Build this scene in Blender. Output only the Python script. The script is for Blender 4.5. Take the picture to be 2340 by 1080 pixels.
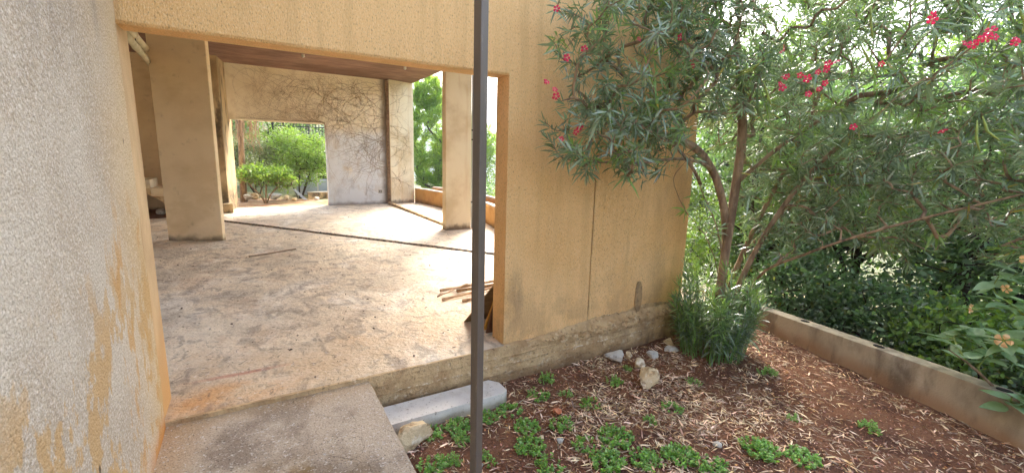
import bpy, bmesh, math, random
import numpy as np
from mathutils import Vector, Matrix, noise

for o in list(bpy.data.objects):
    bpy.data.objects.remove(o, do_unlink=True)
SC = bpy.context.scene
COL = SC.collection
R = math.radians
RNG = np.random.default_rng(7)
random.seed(7)

# ------------------------------------------------------------------ camera
cam_d = bpy.data.cameras.new('camera')
cam = bpy.data.objects.new('camera', cam_d)
COL.objects.link(cam)
SC.camera = cam
cam_d.sensor_width = 36.0
cam_d.lens = 36.0 * 1004.56 / 2340.0
cam_d.clip_start = 0.05
cam_d.clip_end = 5000.0
YAW, PITCH, ROLL = R(30.614), R(10.203), R(1.473)
f0 = Vector((math.sin(YAW), math.cos(YAW), 0)); r0 = Vector((math.cos(YAW), -math.sin(YAW), 0)); u0 = Vector((0, 0, 1))
fwd = f0 * math.cos(PITCH) - u0 * math.sin(PITCH)
upv = u0 * math.cos(PITCH) + f0 * math.sin(PITCH)
rgt = r0 * math.cos(ROLL) + upv * math.sin(ROLL)
up2 = -r0 * math.sin(ROLL) + upv * math.cos(ROLL)
cam.matrix_world = Matrix(((rgt.x, up2.x, -fwd.x, 0.0), (rgt.y, up2.y, -fwd.y, 0.0), (rgt.z, up2.z, -fwd.z, 1.6), (0, 0, 0, 1)))

# ------------------------------------------------------------------ light
SUN_EL, SUN_AZ = R(41.0), R(40.0)          # azimuth from +Y towards +X
wd = bpy.data.worlds.new('World'); SC.world = wd; wd.use_nodes = True
nt = wd.node_tree
bg = nt.nodes['Background']
sky = nt.nodes.new('ShaderNodeTexSky'); sky.sky_type = 'NISHITA'
sky.sun_disc = False
sky.sun_elevation = SUN_EL; sky.sun_rotation = SUN_AZ
sky.air_density = 1.0; sky.dust_density = 5.0; sky.ozone_density = 0.6; sky.altitude = 200
nt.links.new(sky.outputs[0], bg.inputs[0]); bg.inputs[1].default_value = 0.15
sun_d = bpy.data.lights.new('sun', 'SUN'); sun_d.energy = 1.4; sun_d.angle = R(18.0); sun_d.color = (1.0, 0.95, 0.88)
sun = bpy.data.objects.new('sun', sun_d); COL.objects.link(sun)
sd = Vector((math.sin(SUN_AZ) * math.cos(SUN_EL), math.cos(SUN_AZ) * math.cos(SUN_EL), math.sin(SUN_EL)))
sun.rotation_euler = sd.to_track_quat('Z', 'Y').to_euler()
SC.view_settings.view_transform = 'Standard'; SC.view_settings.look = 'None'
SC.view_settings.gamma = 1.0; SC.view_settings.use_curve_mapping = False
SC.view_settings.exposure = 2.68
SC.cycles.use_denoising = True
SC.cycles.max_bounces = 10; SC.cycles.diffuse_bounces = 6; SC.cycles.transparent_max_bounces = 8; SC.cycles.transmission_bounces = 4

# ------------------------------------------------------------------ materials
def lin(c):
    return tuple(((v / 255) / 12.92 if v / 255 <= 0.04045 else ((v / 255 + 0.055) / 1.055) ** 2.4) for v in c) + (1.0,)

U3 = (1, 1, 1)
def mat(name, col, rough=0.85, layers=(), bump=(), spec=0.3, trans=0.0, trans_col=None, island=0.0, metal=0.0, crack=None, old=0.0):
    """layers: dicts(col, scale, stretch, lo, hi, amt, detail, band=(axis,a,b), spot=(c,r)); bump: (scale, height, detail, stretch)"""
    m = bpy.data.materials.new(name); m.use_nodes = True
    n, l = m.node_tree.nodes, m.node_tree.links
    b = n['Principled BSDF']; out = n['Material Output']
    b.inputs['Roughness'].default_value = rough; b.inputs['Specular IOR Level'].default_value = spec
    b.inputs['Metallic'].default_value = metal
    geo = n.new('ShaderNodeNewGeometry'); pos = geo.outputs['Position']
    def vec(stretch, off):
        mp = n.new('ShaderNodeMapping'); mp.inputs['Scale'].default_value = stretch; mp.inputs['Location'].default_value = (off, off * 1.7, off * .6)
        l.new(pos, mp.inputs['Vector']); return mp.outputs[0]
    def math_(op, a, c=None, clamp=False):
        q = n.new('ShaderNodeMath'); q.operation = op; q.use_clamp = clamp
        for i, v in enumerate((a, c)):
            if v is None: continue
            if isinstance(v, (int, float)): q.inputs[i].default_value = v
            else: l.new(v, q.inputs[i])
        return q.outputs[0]
    def maprange(v, a, c, d0=0.0, d1=1.0):
        q = n.new('ShaderNodeMapRange'); q.interpolation_type = 'SMOOTHSTEP'
        q.inputs['From Min'].default_value = a; q.inputs['From Max'].default_value = c
        q.inputs['To Min'].default_value = d0; q.inputs['To Max'].default_value = d1
        l.new(v, q.inputs['Value']); return q.outputs['Result']
    rgb = n.new('ShaderNodeRGB'); rgb.outputs[0].default_value = lin(col); cur = rgb.outputs[0]
    for i, L in enumerate(layers):
        fac = None
        if L.get('scale'):
            t = n.new('ShaderNodeTexNoise'); t.inputs['Scale'].default_value = L['scale']; t.inputs['Detail'].default_value = L.get('detail', 5)
            t.inputs['Roughness'].default_value = L.get('rough', .6); t.inputs['Distortion'].default_value = L.get('dist', 0)
            l.new(vec(L.get('stretch', (1, 1, 1)), 3.1 * i + L.get('off', 0)), t.inputs['Vector'])
            fac = maprange(t.outputs['Fac'], L.get('lo', .4), L.get('hi', .6))
        if 'band' in L:
            for ax, a, c in (L['band'] if isinstance(L['band'], list) else [L['band']]):
                sx = n.new('ShaderNodeSeparateXYZ'); l.new(pos, sx.inputs[0])
                v = sx.outputs['XYZ'.index(ax)]
                wob = n.new('ShaderNodeTexNoise'); wob.inputs['Scale'].default_value = L.get('wscale', 2.0); wob.inputs['Detail'].default_value = 5
                l.new(pos, wob.inputs['Vector'])
                v = math_('ADD', v, math_('MULTIPLY', math_('SUBTRACT', wob.outputs['Fac'], .5), L.get('wob', 0.0)))
                g = maprange(v, a, c) if a < c else maprange(v, c, a, 1.0, 0.0)
                fac = g if fac is None else math_('MULTIPLY', fac, g)
        if 'spot' in L:
            c, r = L['spot']
            mp = n.new('ShaderNodeMapping'); mp.vector_type = 'POINT'
            mp.inputs['Scale'].default_value = tuple(1 / v for v in r); mp.inputs['Location'].default_value = tuple(-a / v for a, v in zip(c, r))
            l.new(pos, mp.inputs['Vector'])
            ln = n.new('ShaderNodeVectorMath'); ln.operation = 'LENGTH'; l.new(mp.outputs[0], ln.inputs[0])
            g = maprange(ln.outputs['Value'], L.get('inner', .3), 1.0, 1.0, 0.0)
            fac = g if fac is None else math_('MULTIPLY', fac, g)
        fac = math_('MULTIPLY', fac, L.get('amt', 1.0), True)
        mx = n.new('ShaderNodeMix'); mx.data_type = 'RGBA'; mx.blend_type = L.get('mode', 'MIX')
        l.new(fac, mx.inputs['Factor']); l.new(cur, mx.inputs[6]); mx.inputs[7].default_value = lin(L['col']); cur = mx.outputs[2]
    if crack:
        cs, cw, ccol, camt = crack
        nz = n.new('ShaderNodeTexNoise'); nz.inputs['Scale'].default_value = cs * 2.5; nz.inputs['Detail'].default_value = 5; l.new(pos, nz.inputs['Vector'])
        va = n.new('ShaderNodeVectorMath'); va.operation = 'MULTIPLY_ADD'; va.inputs[1].default_value = (.35 / cs,) * 3
        l.new(nz.outputs['Color'], va.inputs[0]); l.new(pos, va.inputs[2])
        vo = n.new('ShaderNodeTexVoronoi'); vo.feature = 'DISTANCE_TO_EDGE'; vo.inputs['Scale'].default_value = cs; l.new(va.outputs[0], vo.inputs['Vector'])
        n2 = n.new('ShaderNodeTexNoise'); n2.inputs['Scale'].default_value = cs * .8; n2.inputs['Detail'].default_value = 3; l.new(vec(U3, 21), n2.inputs['Vector'])
        fac = math_('MULTIPLY', maprange(vo.outputs['Distance'], 0, cw * cs, camt, 0.0), maprange(n2.outputs['Fac'], .48, .6))
        mx = n.new('ShaderNodeMix'); mx.data_type = 'RGBA'; l.new(fac, mx.inputs['Factor']); l.new(cur, mx.inputs[6]); mx.inputs[7].default_value = lin(ccol); cur = mx.outputs[2]
    if island:
        hs = n.new('ShaderNodeHueSaturation'); l.new(cur, hs.inputs['Color'])
        rv = geo.outputs['Random Per Island']
        l.new(maprange(rv, 0, 1, 1 - island, 1 + island), hs.inputs['Value'])
        rv2 = math_('FRACT', math_('MULTIPLY', rv, 17.3))
        q = n.new('ShaderNodeMapRange'); q.inputs['To Min'].default_value = .475; q.inputs['To Max'].default_value = .52
        l.new(rv2, q.inputs['Value']); l.new(q.outputs['Result'], hs.inputs['Hue'])
        q = n.new('ShaderNodeMapRange'); q.inputs['To Min'].default_value = .75; q.inputs['To Max'].default_value = 1.1
        l.new(math_('FRACT', math_('MULTIPLY', rv, 41.7)), q.inputs['Value']); l.new(q.outputs['Result'], hs.inputs['Saturation'])
        cur = hs.outputs[0]
        if old:
            mx = n.new('ShaderNodeMix'); mx.data_type = 'RGBA'
            l.new(maprange(math_('FRACT', math_('MULTIPLY', rv, 7.77)), 1 - old, 1 - old + .01), mx.inputs['Factor'])
            l.new(cur, mx.inputs[6]); mx.inputs[7].default_value = lin((176, 150, 66)); cur = mx.outputs[2]
    l.new(cur, b.inputs['Base Color'])
    if bump:
        h = None
        for i, (s, hh, det, st) in enumerate(bump):
            t = n.new('ShaderNodeTexNoise'); t.inputs['Scale'].default_value = s; t.inputs['Detail'].default_value = det
            l.new(vec(st, 11 + i * 5), t.inputs['Vector'])
            v = math_('MULTIPLY', t.outputs['Fac'], hh)
            h = v if h is None else math_('ADD', h, v)
        bp = n.new('ShaderNodeBump'); bp.inputs['Strength'].default_value = 1.0; bp.inputs['Distance'].default_value = 1.0
        l.new(h, bp.inputs['Height']); l.new(bp.outputs[0], b.inputs['Normal'])
    if trans:
        tr = n.new('ShaderNodeBsdfTranslucent')
        if trans_col is None: l.new(cur, tr.inputs['Color'])
        else:
            mm = n.new('ShaderNodeMix'); mm.data_type = 'RGBA'; mm.blend_type = 'MIX'; mm.inputs['Factor'].default_value = .75
            l.new(cur, mm.inputs[6]); mm.inputs[7].default_value = lin(trans_col); l.new(mm.outputs[2], tr.inputs['Color'])
        ms = n.new('ShaderNodeMixShader'); ms.inputs[0].default_value = trans
        l.new(b.outputs[0], ms.inputs[1]); l.new(tr.outputs[0], ms.inputs[2]); l.new(ms.outputs[0], out.inputs['Surface'])
    return m

U = (1, 1, 1)
M = {}
M['side_plaster'] = mat('side_plaster', (190, 179, 160), .9, [
    dict(col=(168, 152, 130), scale=1.3, lo=.42, hi=.62, amt=.7),
    dict(col=(218, 210, 196), scale=85, lo=.46, hi=.66, amt=.6, detail=4),
    dict(col=(136, 124, 108), scale=95, lo=.52, hi=.72, amt=.6, detail=4, off=9),
    dict(col=(206, 170, 104), band=('Y', 2.3, 3.1), wob=.5, amt=.45),
    dict(col=(186, 148, 88), scale=4.6, stretch=(1, 1, .6), lo=.515, hi=.56, amt=.72, rough=.68, band=[('Z', 1.35, .75), ('Y', 1.0, 1.5)], wob=.5, detail=6),
    dict(col=(190, 142, 74), scale=8, stretch=(1, 1, .5), lo=.54, hi=.63, amt=.7, band=[('Z', 1.6, 1.0), ('Y', 2.0, 2.5)], wob=.4, detail=6, off=4),
    dict(col=(186, 112, 34), band=[('Z', .16, -.05), ('Y', 2.3, 2.9)], wob=.25, amt=.8),
    dict(col=(104, 98, 98), scale=3.0, stretch=(1, 1, .16), lo=.42, hi=.68, amt=.75, band=('Z', 1.75, 2.45), wob=.4, detail=6),
    dict(col=(60, 46, 34), spot=((-.54, 2.92, 1.63), (.1, .012, .02)), amt=.8),
    dict(col=(48, 40, 34), spot=((-.54, 1.93, .47), (.1, .018, .028)), amt=.9),
], [(95, .009, 4, U), (40, .006, 3, U), (5, .010, 3, U)])
M['jamb_plaster'] = mat('jamb_plaster', (206, 176, 134), .9, [
    dict(col=(176, 146, 106), scale=3, stretch=(1, 1, .4), amt=.6),
    dict(col=(196, 140, 66), band=('Z', .9, .1), wob=.5, amt=.6)], [(150, .003, 3, U), (40, .002, 3, U)])
FACADE_L = [
    dict(col=(214, 164, 98), scale=1.1, lo=.4, hi=.65, amt=.55),
    dict(col=(238, 206, 158), scale=150, stretch=(1, 1, .55), lo=.46, hi=.68, amt=.7, detail=3),
    dict(col=(140, 100, 58), scale=120, stretch=(1, 1, .45), lo=.52, hi=.74, amt=.7, detail=3, off=6),
    dict(col=(196, 156, 104), scale=9, stretch=(1, 1, .08), lo=.45, hi=.7, amt=.35, detail=4),
    dict(col=(110, 98, 82), scale=9, stretch=(1, 1, .4), lo=.3, hi=.6, amt=.5, spot=((1.90, 3.11, .42), (.13, .2, .33)), detail=6, inner=.1),
    dict(col=(120, 104, 84), scale=7, stretch=(1, 1, .4), lo=.35, hi=.65, amt=.5, spot=((1.86, 3.11, .12), (.2, .2, .25)), detail=6),
    dict(col=(172, 138, 98), scale=5, lo=.42, hi=.62, amt=.4, band=('Z', .75, .1), wob=.5),
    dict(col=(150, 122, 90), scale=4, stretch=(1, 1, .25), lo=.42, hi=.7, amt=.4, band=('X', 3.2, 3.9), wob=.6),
]
FACADE_B = [(130, .006, 3, (1, 1, .4)), (50, .004, 3, (1, 1, .3)), (2.2, .01, 2, U)]
M['facade'] = mat('facade', (232, 189, 130), .92, crack=(.55, .0016, (150, 108, 62), .55), layers=FACADE_L, bump=FACADE_B)
M['patch'] = mat('patch', (176, 144, 102), .9, [dict(col=(120, 100, 76), scale=14, amt=.7)], [(90, .003, 4, U)])
M['board_concrete'] = mat('board_concrete', (204, 174, 130), .92, [
    dict(col=(168, 136, 96), scale=5.0, lo=.42, hi=.64, amt=.75, detail=9),
    dict(col=(228, 210, 178), scale=16, lo=.57, hi=.68, amt=.6, detail=7),
    dict(col=(112, 90, 66), scale=26, lo=.57, hi=.68, amt=.7, detail=7),
    dict(col=(236, 224, 200), scale=30, lo=.5, hi=.62, amt=.8, detail=5, band=[('Z', -.172, -.166), ('Z', -.154, -.160)], wob=.004),
    dict(col=(96, 62, 36), band=('Z', -.18, -.34), wob=.22, amt=.65),
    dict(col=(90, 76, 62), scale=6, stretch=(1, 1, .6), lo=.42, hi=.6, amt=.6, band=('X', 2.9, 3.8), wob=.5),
], [(40, .016, 6, U), (180, .006, 3, U)])
M['floor'] = mat('floor', (226, 210, 182), .62, crack=(.7, .004, (96, 84, 72), .7), layers=[
    dict(col=(182, 168, 146), scale=.75, stretch=(1.1, .8, 1), lo=.46, hi=.62, amt=.65, detail=7, dist=1.0),
    dict(col=(238, 230, 214), scale=1.3, stretch=(1.1, .8, 1), lo=.5, hi=.66, amt=.7, detail=7, dist=1.2, off=2),
    dict(col=(200, 172, 140), scale=2.6, lo=.5, hi=.68, amt=.5, detail=7, dist=.8),
    dict(col=(140, 127, 110), scale=1.6, lo=.42, hi=.66, amt=.6, detail=7, dist=1.4, spot=((.25, 5.3, 0), (1.9, 1.5, 1)), inner=.15),
    dict(col=(150, 138, 120), scale=2.2, lo=.46, hi=.66, amt=.5, detail=7, dist=1.4, spot=((1.2, 8.0, 0), (2.4, 1.2, 1)), inner=.1, off=5),
    dict(col=(204, 172, 130), scale=1.4, lo=.3, hi=.62, amt=.7, detail=6, band=('Y', 4.9, 3.5), wob=.9),
    dict(col=(204, 146, 82), scale=3.0, lo=.36, hi=.6, amt=.7, detail=6, spot=((-.25, 3.25, 0), (.7, .32, 1)), inner=.2, off=3),
    dict(col=(182, 108, 84), spot=((-.15, 3.55, 0), (.42, .045, 1)), amt=.7, inner=.1),
    dict(col=(84, 74, 66), scale=11, stretch=(1.1, .8, 1), lo=.6, hi=.68, amt=.55, detail=8, dist=1.0),
    dict(col=(66, 56, 48), scale=30, lo=.6, hi=.7, amt=.6, detail=7),
    dict(col=(120, 104, 90), scale=6, stretch=(1.1, .8, 1), lo=.5, hi=.66, amt=.55, detail=9, dist=.6, off=8),
    dict(col=(228, 222, 212), scale=22, stretch=(1.1, .8, 1), lo=.6, hi=.72, amt=.5, detail=5),
    dict(col=(110, 84, 60), band=('Y', 13.4, 14.6), wob=.8, scale=3, amt=.4),
], bump=[(5, .018, 6, U), (26, .014, 5, U), (110, .003, 3, U)], spec=.45)
M['path'] = mat('path', (182, 166, 144), .9, crack=(1.6, .002, (70, 60, 50), .7), layers=[
    dict(col=(122, 106, 90), scale=2.6, lo=.44, hi=.62, amt=.75, detail=8),
    dict(col=(120, 92, 46), scale=5.0, lo=.42, hi=.6, amt=.85, detail=7, spot=((.05, 2.15, 0), (.5, .4, 1)), inner=.2),
    dict(col=(172, 140, 100), band=('X', -.25, -.5), wob=.25, amt=.7),
    dict(col=(178, 150, 110), band=('Y', 2.85, 3.08), wob=.2, amt=.55),
    dict(col=(206, 198, 186), scale=60, lo=.56, hi=.68, amt=.8, detail=4),
    dict(col=(60, 52, 44), scale=90, lo=.55, hi=.68, amt=.7, detail=4),
], bump=[(110, .006, 3, U), (40, .005, 4, U), (6, .006, 3, U)])
M['soil'] = mat('soil', (134, 94, 70), .95, [
    dict(col=(92, 62, 50), scale=2.5, lo=.4, hi=.62, amt=.8, detail=7),
    dict(col=(132, 84, 52), scale=1.2, lo=.5, hi=.66, amt=.55, detail=6),
    dict(col=(150, 112, 78), scale=70, lo=.58, hi=.7, amt=.6, detail=4),
    dict(col=(40, 24, 18), scale=60, lo=.56, hi=.7, amt=.7, detail=4, off=3),
], [(28, .03, 6, U), (120, .012, 4, U)], spec=.15)
M['litter'] = mat('litter', (230, 200, 158), .8, [dict(col=(140, 98, 66), scale=9, lo=.42, hi=.58, amt=.8)], island=.45, spec=.2)
M['chips'] = mat('chips', (186, 140, 102), .9, [dict(col=(90, 52, 34), scale=40, amt=.7)], island=.5, spec=.2)
M['cream_wall'] = mat('cream_wall', (246, 234, 206), .9, [
    dict(col=(232, 216, 182), scale=1.1, lo=.42, hi=.62, amt=.6, detail=6),
    dict(col=(224, 227, 228), scale=1.2, lo=.2, hi=.4, amt=.92, band=[('Z', 2.5, 2.0), ('X', 1.2, 2.0), ('Y', 14.0, 14.3)], wob=.5),
    dict(col=(180, 180, 176), scale=3, stretch=(1, 1, .8), lo=.5, hi=.7, amt=.45, detail=7, band=[('Z', 2.3, 1.6), ('X', 1.2, 2.0)], wob=.6),
    dict(col=(186, 160, 120), scale=3, stretch=(1, 1, .7), lo=.5, hi=.7, amt=.4, detail=7),
    dict(col=(96, 76, 54), band=[('X', 3.55, 3.78), ('X', 3.9, 3.84)], wob=.16, amt=.75, wscale=5),
    dict(col=(110, 90, 66), band=('Z', .12, .0), wob=.16, amt=.6, wscale=6),
], [(60, .003, 4, U), (3, .01, 3, U)])
M['stained_wall'] = mat('stained_wall', (204, 180, 138), .9, [
    dict(col=(140, 118, 84), scale=1.5, stretch=(1, 1, .6), lo=.4, hi=.62, amt=.7, detail=6),
    dict(col=(70, 62, 52), scale=3.4, stretch=(1, 1, .4), lo=.52, hi=.66, amt=.8, detail=8),
    dict(col=(62, 58, 52), band=('Z', .75, .4), wob=.5, amt=.6, scale=5),
], [(60, .003, 4, U), (6, .01, 3, U)])
M['pillar'] = mat('pillar', (230, 208, 168), .9, [
    dict(col=(212, 186, 142), scale=1.2, stretch=(.8, .8, 1.1), lo=.4, hi=.64, amt=.6, detail=6),
    dict(col=(200, 172, 124), scale=2.5, stretch=(.6, .6, 1), lo=.5, hi=.68, amt=.4, detail=6),
    dict(col=(92, 78, 58), band=('Z', .14, .0), wob=.2, amt=.8, wscale=7),
    dict(col=(150, 126, 96), scale=5, lo=.6, hi=.72, amt=.35, detail=7),
], [(70, .0025, 4, U), (4, .004, 3, U)])
M['pale_pillar'] = mat('pale_pillar', (230, 214, 180), .9, [
    dict(col=(198, 172, 128), scale=1.2, lo=.44, hi=.64, amt=.6, detail=6),
    dict(col=(206, 172, 124), scale=5, stretch=(1, 1, .1), lo=.54, hi=.7, amt=.4, detail=4),
    dict(col=(90, 70, 50), band=('Z', .16, .02), wob=.22, amt=.8, wscale=9),
], [(60, .002, 4, U), (3, .006, 3, U)])
M['ceiling'] = mat('ceiling', (152, 122, 104), .9, [
    dict(col=(112, 80, 64), scale=5, stretch=(.35, 1.8, 1), lo=.4, hi=.66, amt=.7, detail=7),
    dict(col=(150, 116, 92), scale=14, stretch=(.3, 1.8, 1), lo=.54, hi=.72, amt=.5, detail=7),
    dict(col=(96, 70, 54), scale=.6, lo=.42, hi=.6, amt=.5),
], [(20, .012, 5, (.3, 1.8, 1))])
M['ochre_parapet'] = mat('ochre_parapet', (206, 160, 96), .9, [
    dict(col=(176, 122, 60), scale=2, lo=.44, hi=.66, amt=.6, detail=6),
    dict(col=(190, 184, 172), band=('Z', .44, .49), wob=.06, amt=.9, wscale=6),
    dict(col=(110, 84, 56), band=('Z', .13, .0), wob=.16, amt=.7, wscale=6),
], [(60, .003, 4, U)])
M['garden_parapet'] = mat('garden_parapet', (186, 172, 148), .9, [
    dict(col=(136, 124, 106), scale=2.2, stretch=(1, 1, .5), lo=.44, hi=.64, amt=.75, detail=7),
    dict(col=(206, 196, 178), scale=5, lo=.54, hi=.68, amt=.5, detail=7),
    dict(col=(160, 112, 70), band=('Z', -.15, -.32), wob=.2, amt=.65, wscale=3),
    dict(col=(90, 80, 70), scale=5, stretch=(1, 1, .35), lo=.5, hi=.66, amt=.5, detail=6, off=4),
    dict(col=(168, 156, 134), scale=60, lo=.6, hi=.7, amt=.5),
], [(90, .004, 4, U), (9, .008, 4, U)])
M['steel'] = mat('steel', (98, 88, 78), .42, [
    dict(col=(112, 74, 48), scale=7, stretch=(1, 1, .3), lo=.6, hi=.7, amt=.6, detail=8),
    dict(col=(150, 142, 132), scale=60, stretch=(1, 1, .12), lo=.64, hi=.72, amt=.5, detail=4, off=7),
    dict(col=(78, 70, 62), scale=4, stretch=(1, 1, .2), lo=.4, hi=.66, amt=.7, detail=6),
    dict(col=(112, 102, 92), scale=26, stretch=(1, 1, .25), lo=.58, hi=.72, amt=.4, detail=5)], [(90, .0008, 3, U), (300, .0004, 2, U)], spec=.5)
M['beam_white'] = mat('beam_white', (212, 206, 196), .8, [
    dict(col=(184, 174, 158), scale=9, lo=.47, hi=.66, amt=.4, detail=9),
    dict(col=(104, 90, 74), scale=40, lo=.6, hi=.68, amt=.6, detail=5),
    dict(col=(150, 138, 112), band=('Z', -.25, -.31), wob=.06, amt=.8, wscale=8),
], [(80, .002, 4, U)])
M['rock'] = mat('rock', (212, 188, 148), .9, [
    dict(col=(236, 224, 200), scale=9, lo=.5, hi=.64, amt=.8, detail=6),
    dict(col=(128, 94, 56), scale=14, lo=.52, hi=.66, amt=.7, detail=6)], [(40, .012, 5, U), (140, .003, 3, U)])
M['rock_grey'] = mat('rock_grey', (190, 184, 172), .9, [
    dict(col=(200, 196, 188), scale=12, lo=.5, hi=.64, amt=.8, detail=6),
    dict(col=(110, 96, 80), scale=16, lo=.52, hi=.66, amt=.6, detail=6)], [(40, .012, 5, U)])
M['terracotta'] = mat('terracotta', (186, 106, 70), .9, [dict(col=(206, 150, 112), scale=25, amt=.5)], [(60, .004, 4, U)])
M['bark'] = mat('bark', (150, 126, 98), .9, [
    dict(col=(96, 74, 56), scale=14, stretch=(1, 1, .3), lo=.42, hi=.62, amt=.8, detail=6),
    dict(col=(166, 146, 118), scale=30, stretch=(1, 1, .3), lo=.54, hi=.7, amt=.5)], [(60, .006, 4, (1, 1, .3))])
M['dark_bark'] = mat('dark_bark', (70, 56, 44), .9, [dict(col=(44, 35, 28), scale=10, stretch=(1, 1, .3), amt=.8)], [(40, .01, 4, (1, 1, .3))])
M['dead_twig'] = mat('dead_twig', (166, 142, 116), .9, [dict(col=(132, 108, 86), scale=12, amt=.7)])
M['floor_dirt'] = mat('floor_dirt', (96, 78, 62), .9, [dict(col=(56, 46, 38), scale=6, amt=.8)], island=.4)
M['oleander_leaf'] = mat('oleander_leaf', (124, 142, 112), .27, old=0.02, island=.48, spec=1.0, trans=.3, trans_col=(136, 174, 80))
M['oleander_young'] = mat('oleander_young', (122, 156, 84), .42, island=.25, spec=.5, trans=.4, trans_col=(150, 190, 60))
M['tree_leaf'] = mat('tree_leaf', (100, 122, 92), .32, old=0.02, island=.55, spec=.8, trans=.44, trans_col=(140, 190, 86))
M['bright_leaf'] = mat('bright_leaf', (108, 140, 70), .45, island=.4, spec=.4, trans=.42, trans_col=(160, 196, 50))
M['olive_leaf'] = mat('olive_leaf', (104, 116, 82), .5, island=.4, spec=.4, trans=.3, trans_col=(150, 170, 80))
M['pine_leaf'] = mat('pine_leaf', (124, 156, 62), .55, island=.4, spec=.3, trans=.5, trans_col=(180, 214, 70))
M['weed_leaf'] = mat('weed_leaf', (138, 182, 82), .5, old=0.03, island=.35, spec=.4, trans=.35, trans_col=(130, 190, 60))
M['broad_leaf'] = mat('broad_leaf', (164, 192, 150), .34, island=.0, spec=.6, layers=[dict(col=(116, 148, 100), scale=6, amt=.7)], trans=.34, trans_col=(140, 186, 70))
M['flower'] = mat('flower', (206, 30, 78), .6, [dict(col=(226, 64, 110), scale=60, amt=.6)], trans=.3, trans_col=(240, 60, 100))
M['flower_eye'] = mat('flower_eye', (236, 190, 170), .6)
M['peach'] = mat('peach', (240, 200, 150), .6, [dict(col=(240, 206, 150), scale=14, amt=.7)], trans=.35, trans_col=(245, 170, 90))
M['pod'] = mat('pod', (140, 156, 74), .55, [dict(col=(112, 130, 64), scale=20, amt=.6)])
M['wood_dark'] = mat('wood_dark', (104, 70, 44), .8, [dict(col=(70, 44, 28), scale=8, stretch=(1, 1, .15), amt=.8)], [(30, .003, 4, (1, 1, .2))])
M['wood_olive'] = mat('wood_olive', (140, 116, 80), .8, [dict(col=(108, 86, 56), scale=8, stretch=(.3, 1, 1), amt=.8)], [(30, .003, 4, U)])
M['wood_yellow'] = mat('wood_yellow', (196, 150, 66), .75, [dict(col=(150, 104, 40), scale=8, stretch=(1, 1, .2), amt=.7)])
M['cane'] = mat('cane', (196, 170, 142), .75, [dict(col=(120, 92, 72), scale=12, amt=.6)])
M['pvc'] = mat('pvc', (206, 194, 160), .5, [dict(col=(170, 154, 116), scale=3, amt=.6)])
M['grey_pipe'] = mat('grey_pipe', (170, 176, 180), .45, [dict(col=(140, 140, 140), scale=3, stretch=(1, 1, .2), amt=.6)])
M['grey_wall'] = mat('grey_wall', (172, 180, 190), .9, [dict(col=(146, 152, 160), scale=2, amt=.6, detail=6)], [(50, .003, 4, U)])
M['dark_metal'] = mat('dark_metal', (48, 48, 50), .6)
M['dark_hole'] = mat('dark_hole', (46, 40, 34), .95, [dict(col=(24, 20, 18), scale=40, amt=.7)])  # near-black; includes painted shade for the parapet holes and garden wall opening
M['socket'] = mat('socket', (190, 186, 176), .5)
M['rail'] = mat('rail', (150, 132, 112), .8, [dict(col=(48, 42, 38), scale=16, lo=.42, hi=.6, amt=.85, detail=6), dict(col=(176, 156, 130), scale=30, lo=.58, hi=.7, amt=.6)], [(60, .006, 4, U)])
M['rear_soil'] = mat('rear_soil', (186, 156, 122), .95, [
    dict(col=(150, 96, 58), scale=1.6, lo=.44, hi=.6, amt=.7, detail=7),
    dict(col=(212, 192, 164), scale=5, lo=.52, hi=.66, amt=.6, detail=6),
    dict(col=(96, 70, 48), scale=30, lo=.56, hi=.7, amt=.6)], [(20, .03, 6, U)])
M['terrain'] = mat('terrain', (104, 104, 66), .95, [
    dict(col=(74, 88, 44), scale=.5, lo=.42, hi=.6, amt=.8, detail=8),
    dict(col=(156, 134, 96), scale=1.1, lo=.52, hi=.66, amt=.7, detail=8)], [(4, .15, 7, U)])
M['hill'] = mat('hill', (84, 104, 62), .95, [
    dict(col=(52, 74, 42), scale=.06, lo=.42, hi=.58, amt=.9, detail=9),
    dict(col=(150, 140, 112), scale=.02, lo=.6, hi=.7, amt=.5, detail=8)], [(.12, 4.0, 7, U)])

# ------------------------------------------------------------------ object helpers
def tag(o, label=None, cat=None, group=None, kind=None):
    if label: o['label'] = label
    if cat: o['category'] = cat
    if group: o['group'] = group
    if kind: o['kind'] = kind
    return o

def thing(name, label, cat, loc=(0, 0, 0), group=None, rz=0.0):
    o = bpy.data.objects.new(name, None); COL.objects.link(o)
    o.location = loc; o.rotation_euler = (0, 0, rz); o.empty_display_size = .1
    return tag(o, label, cat, group)

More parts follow.
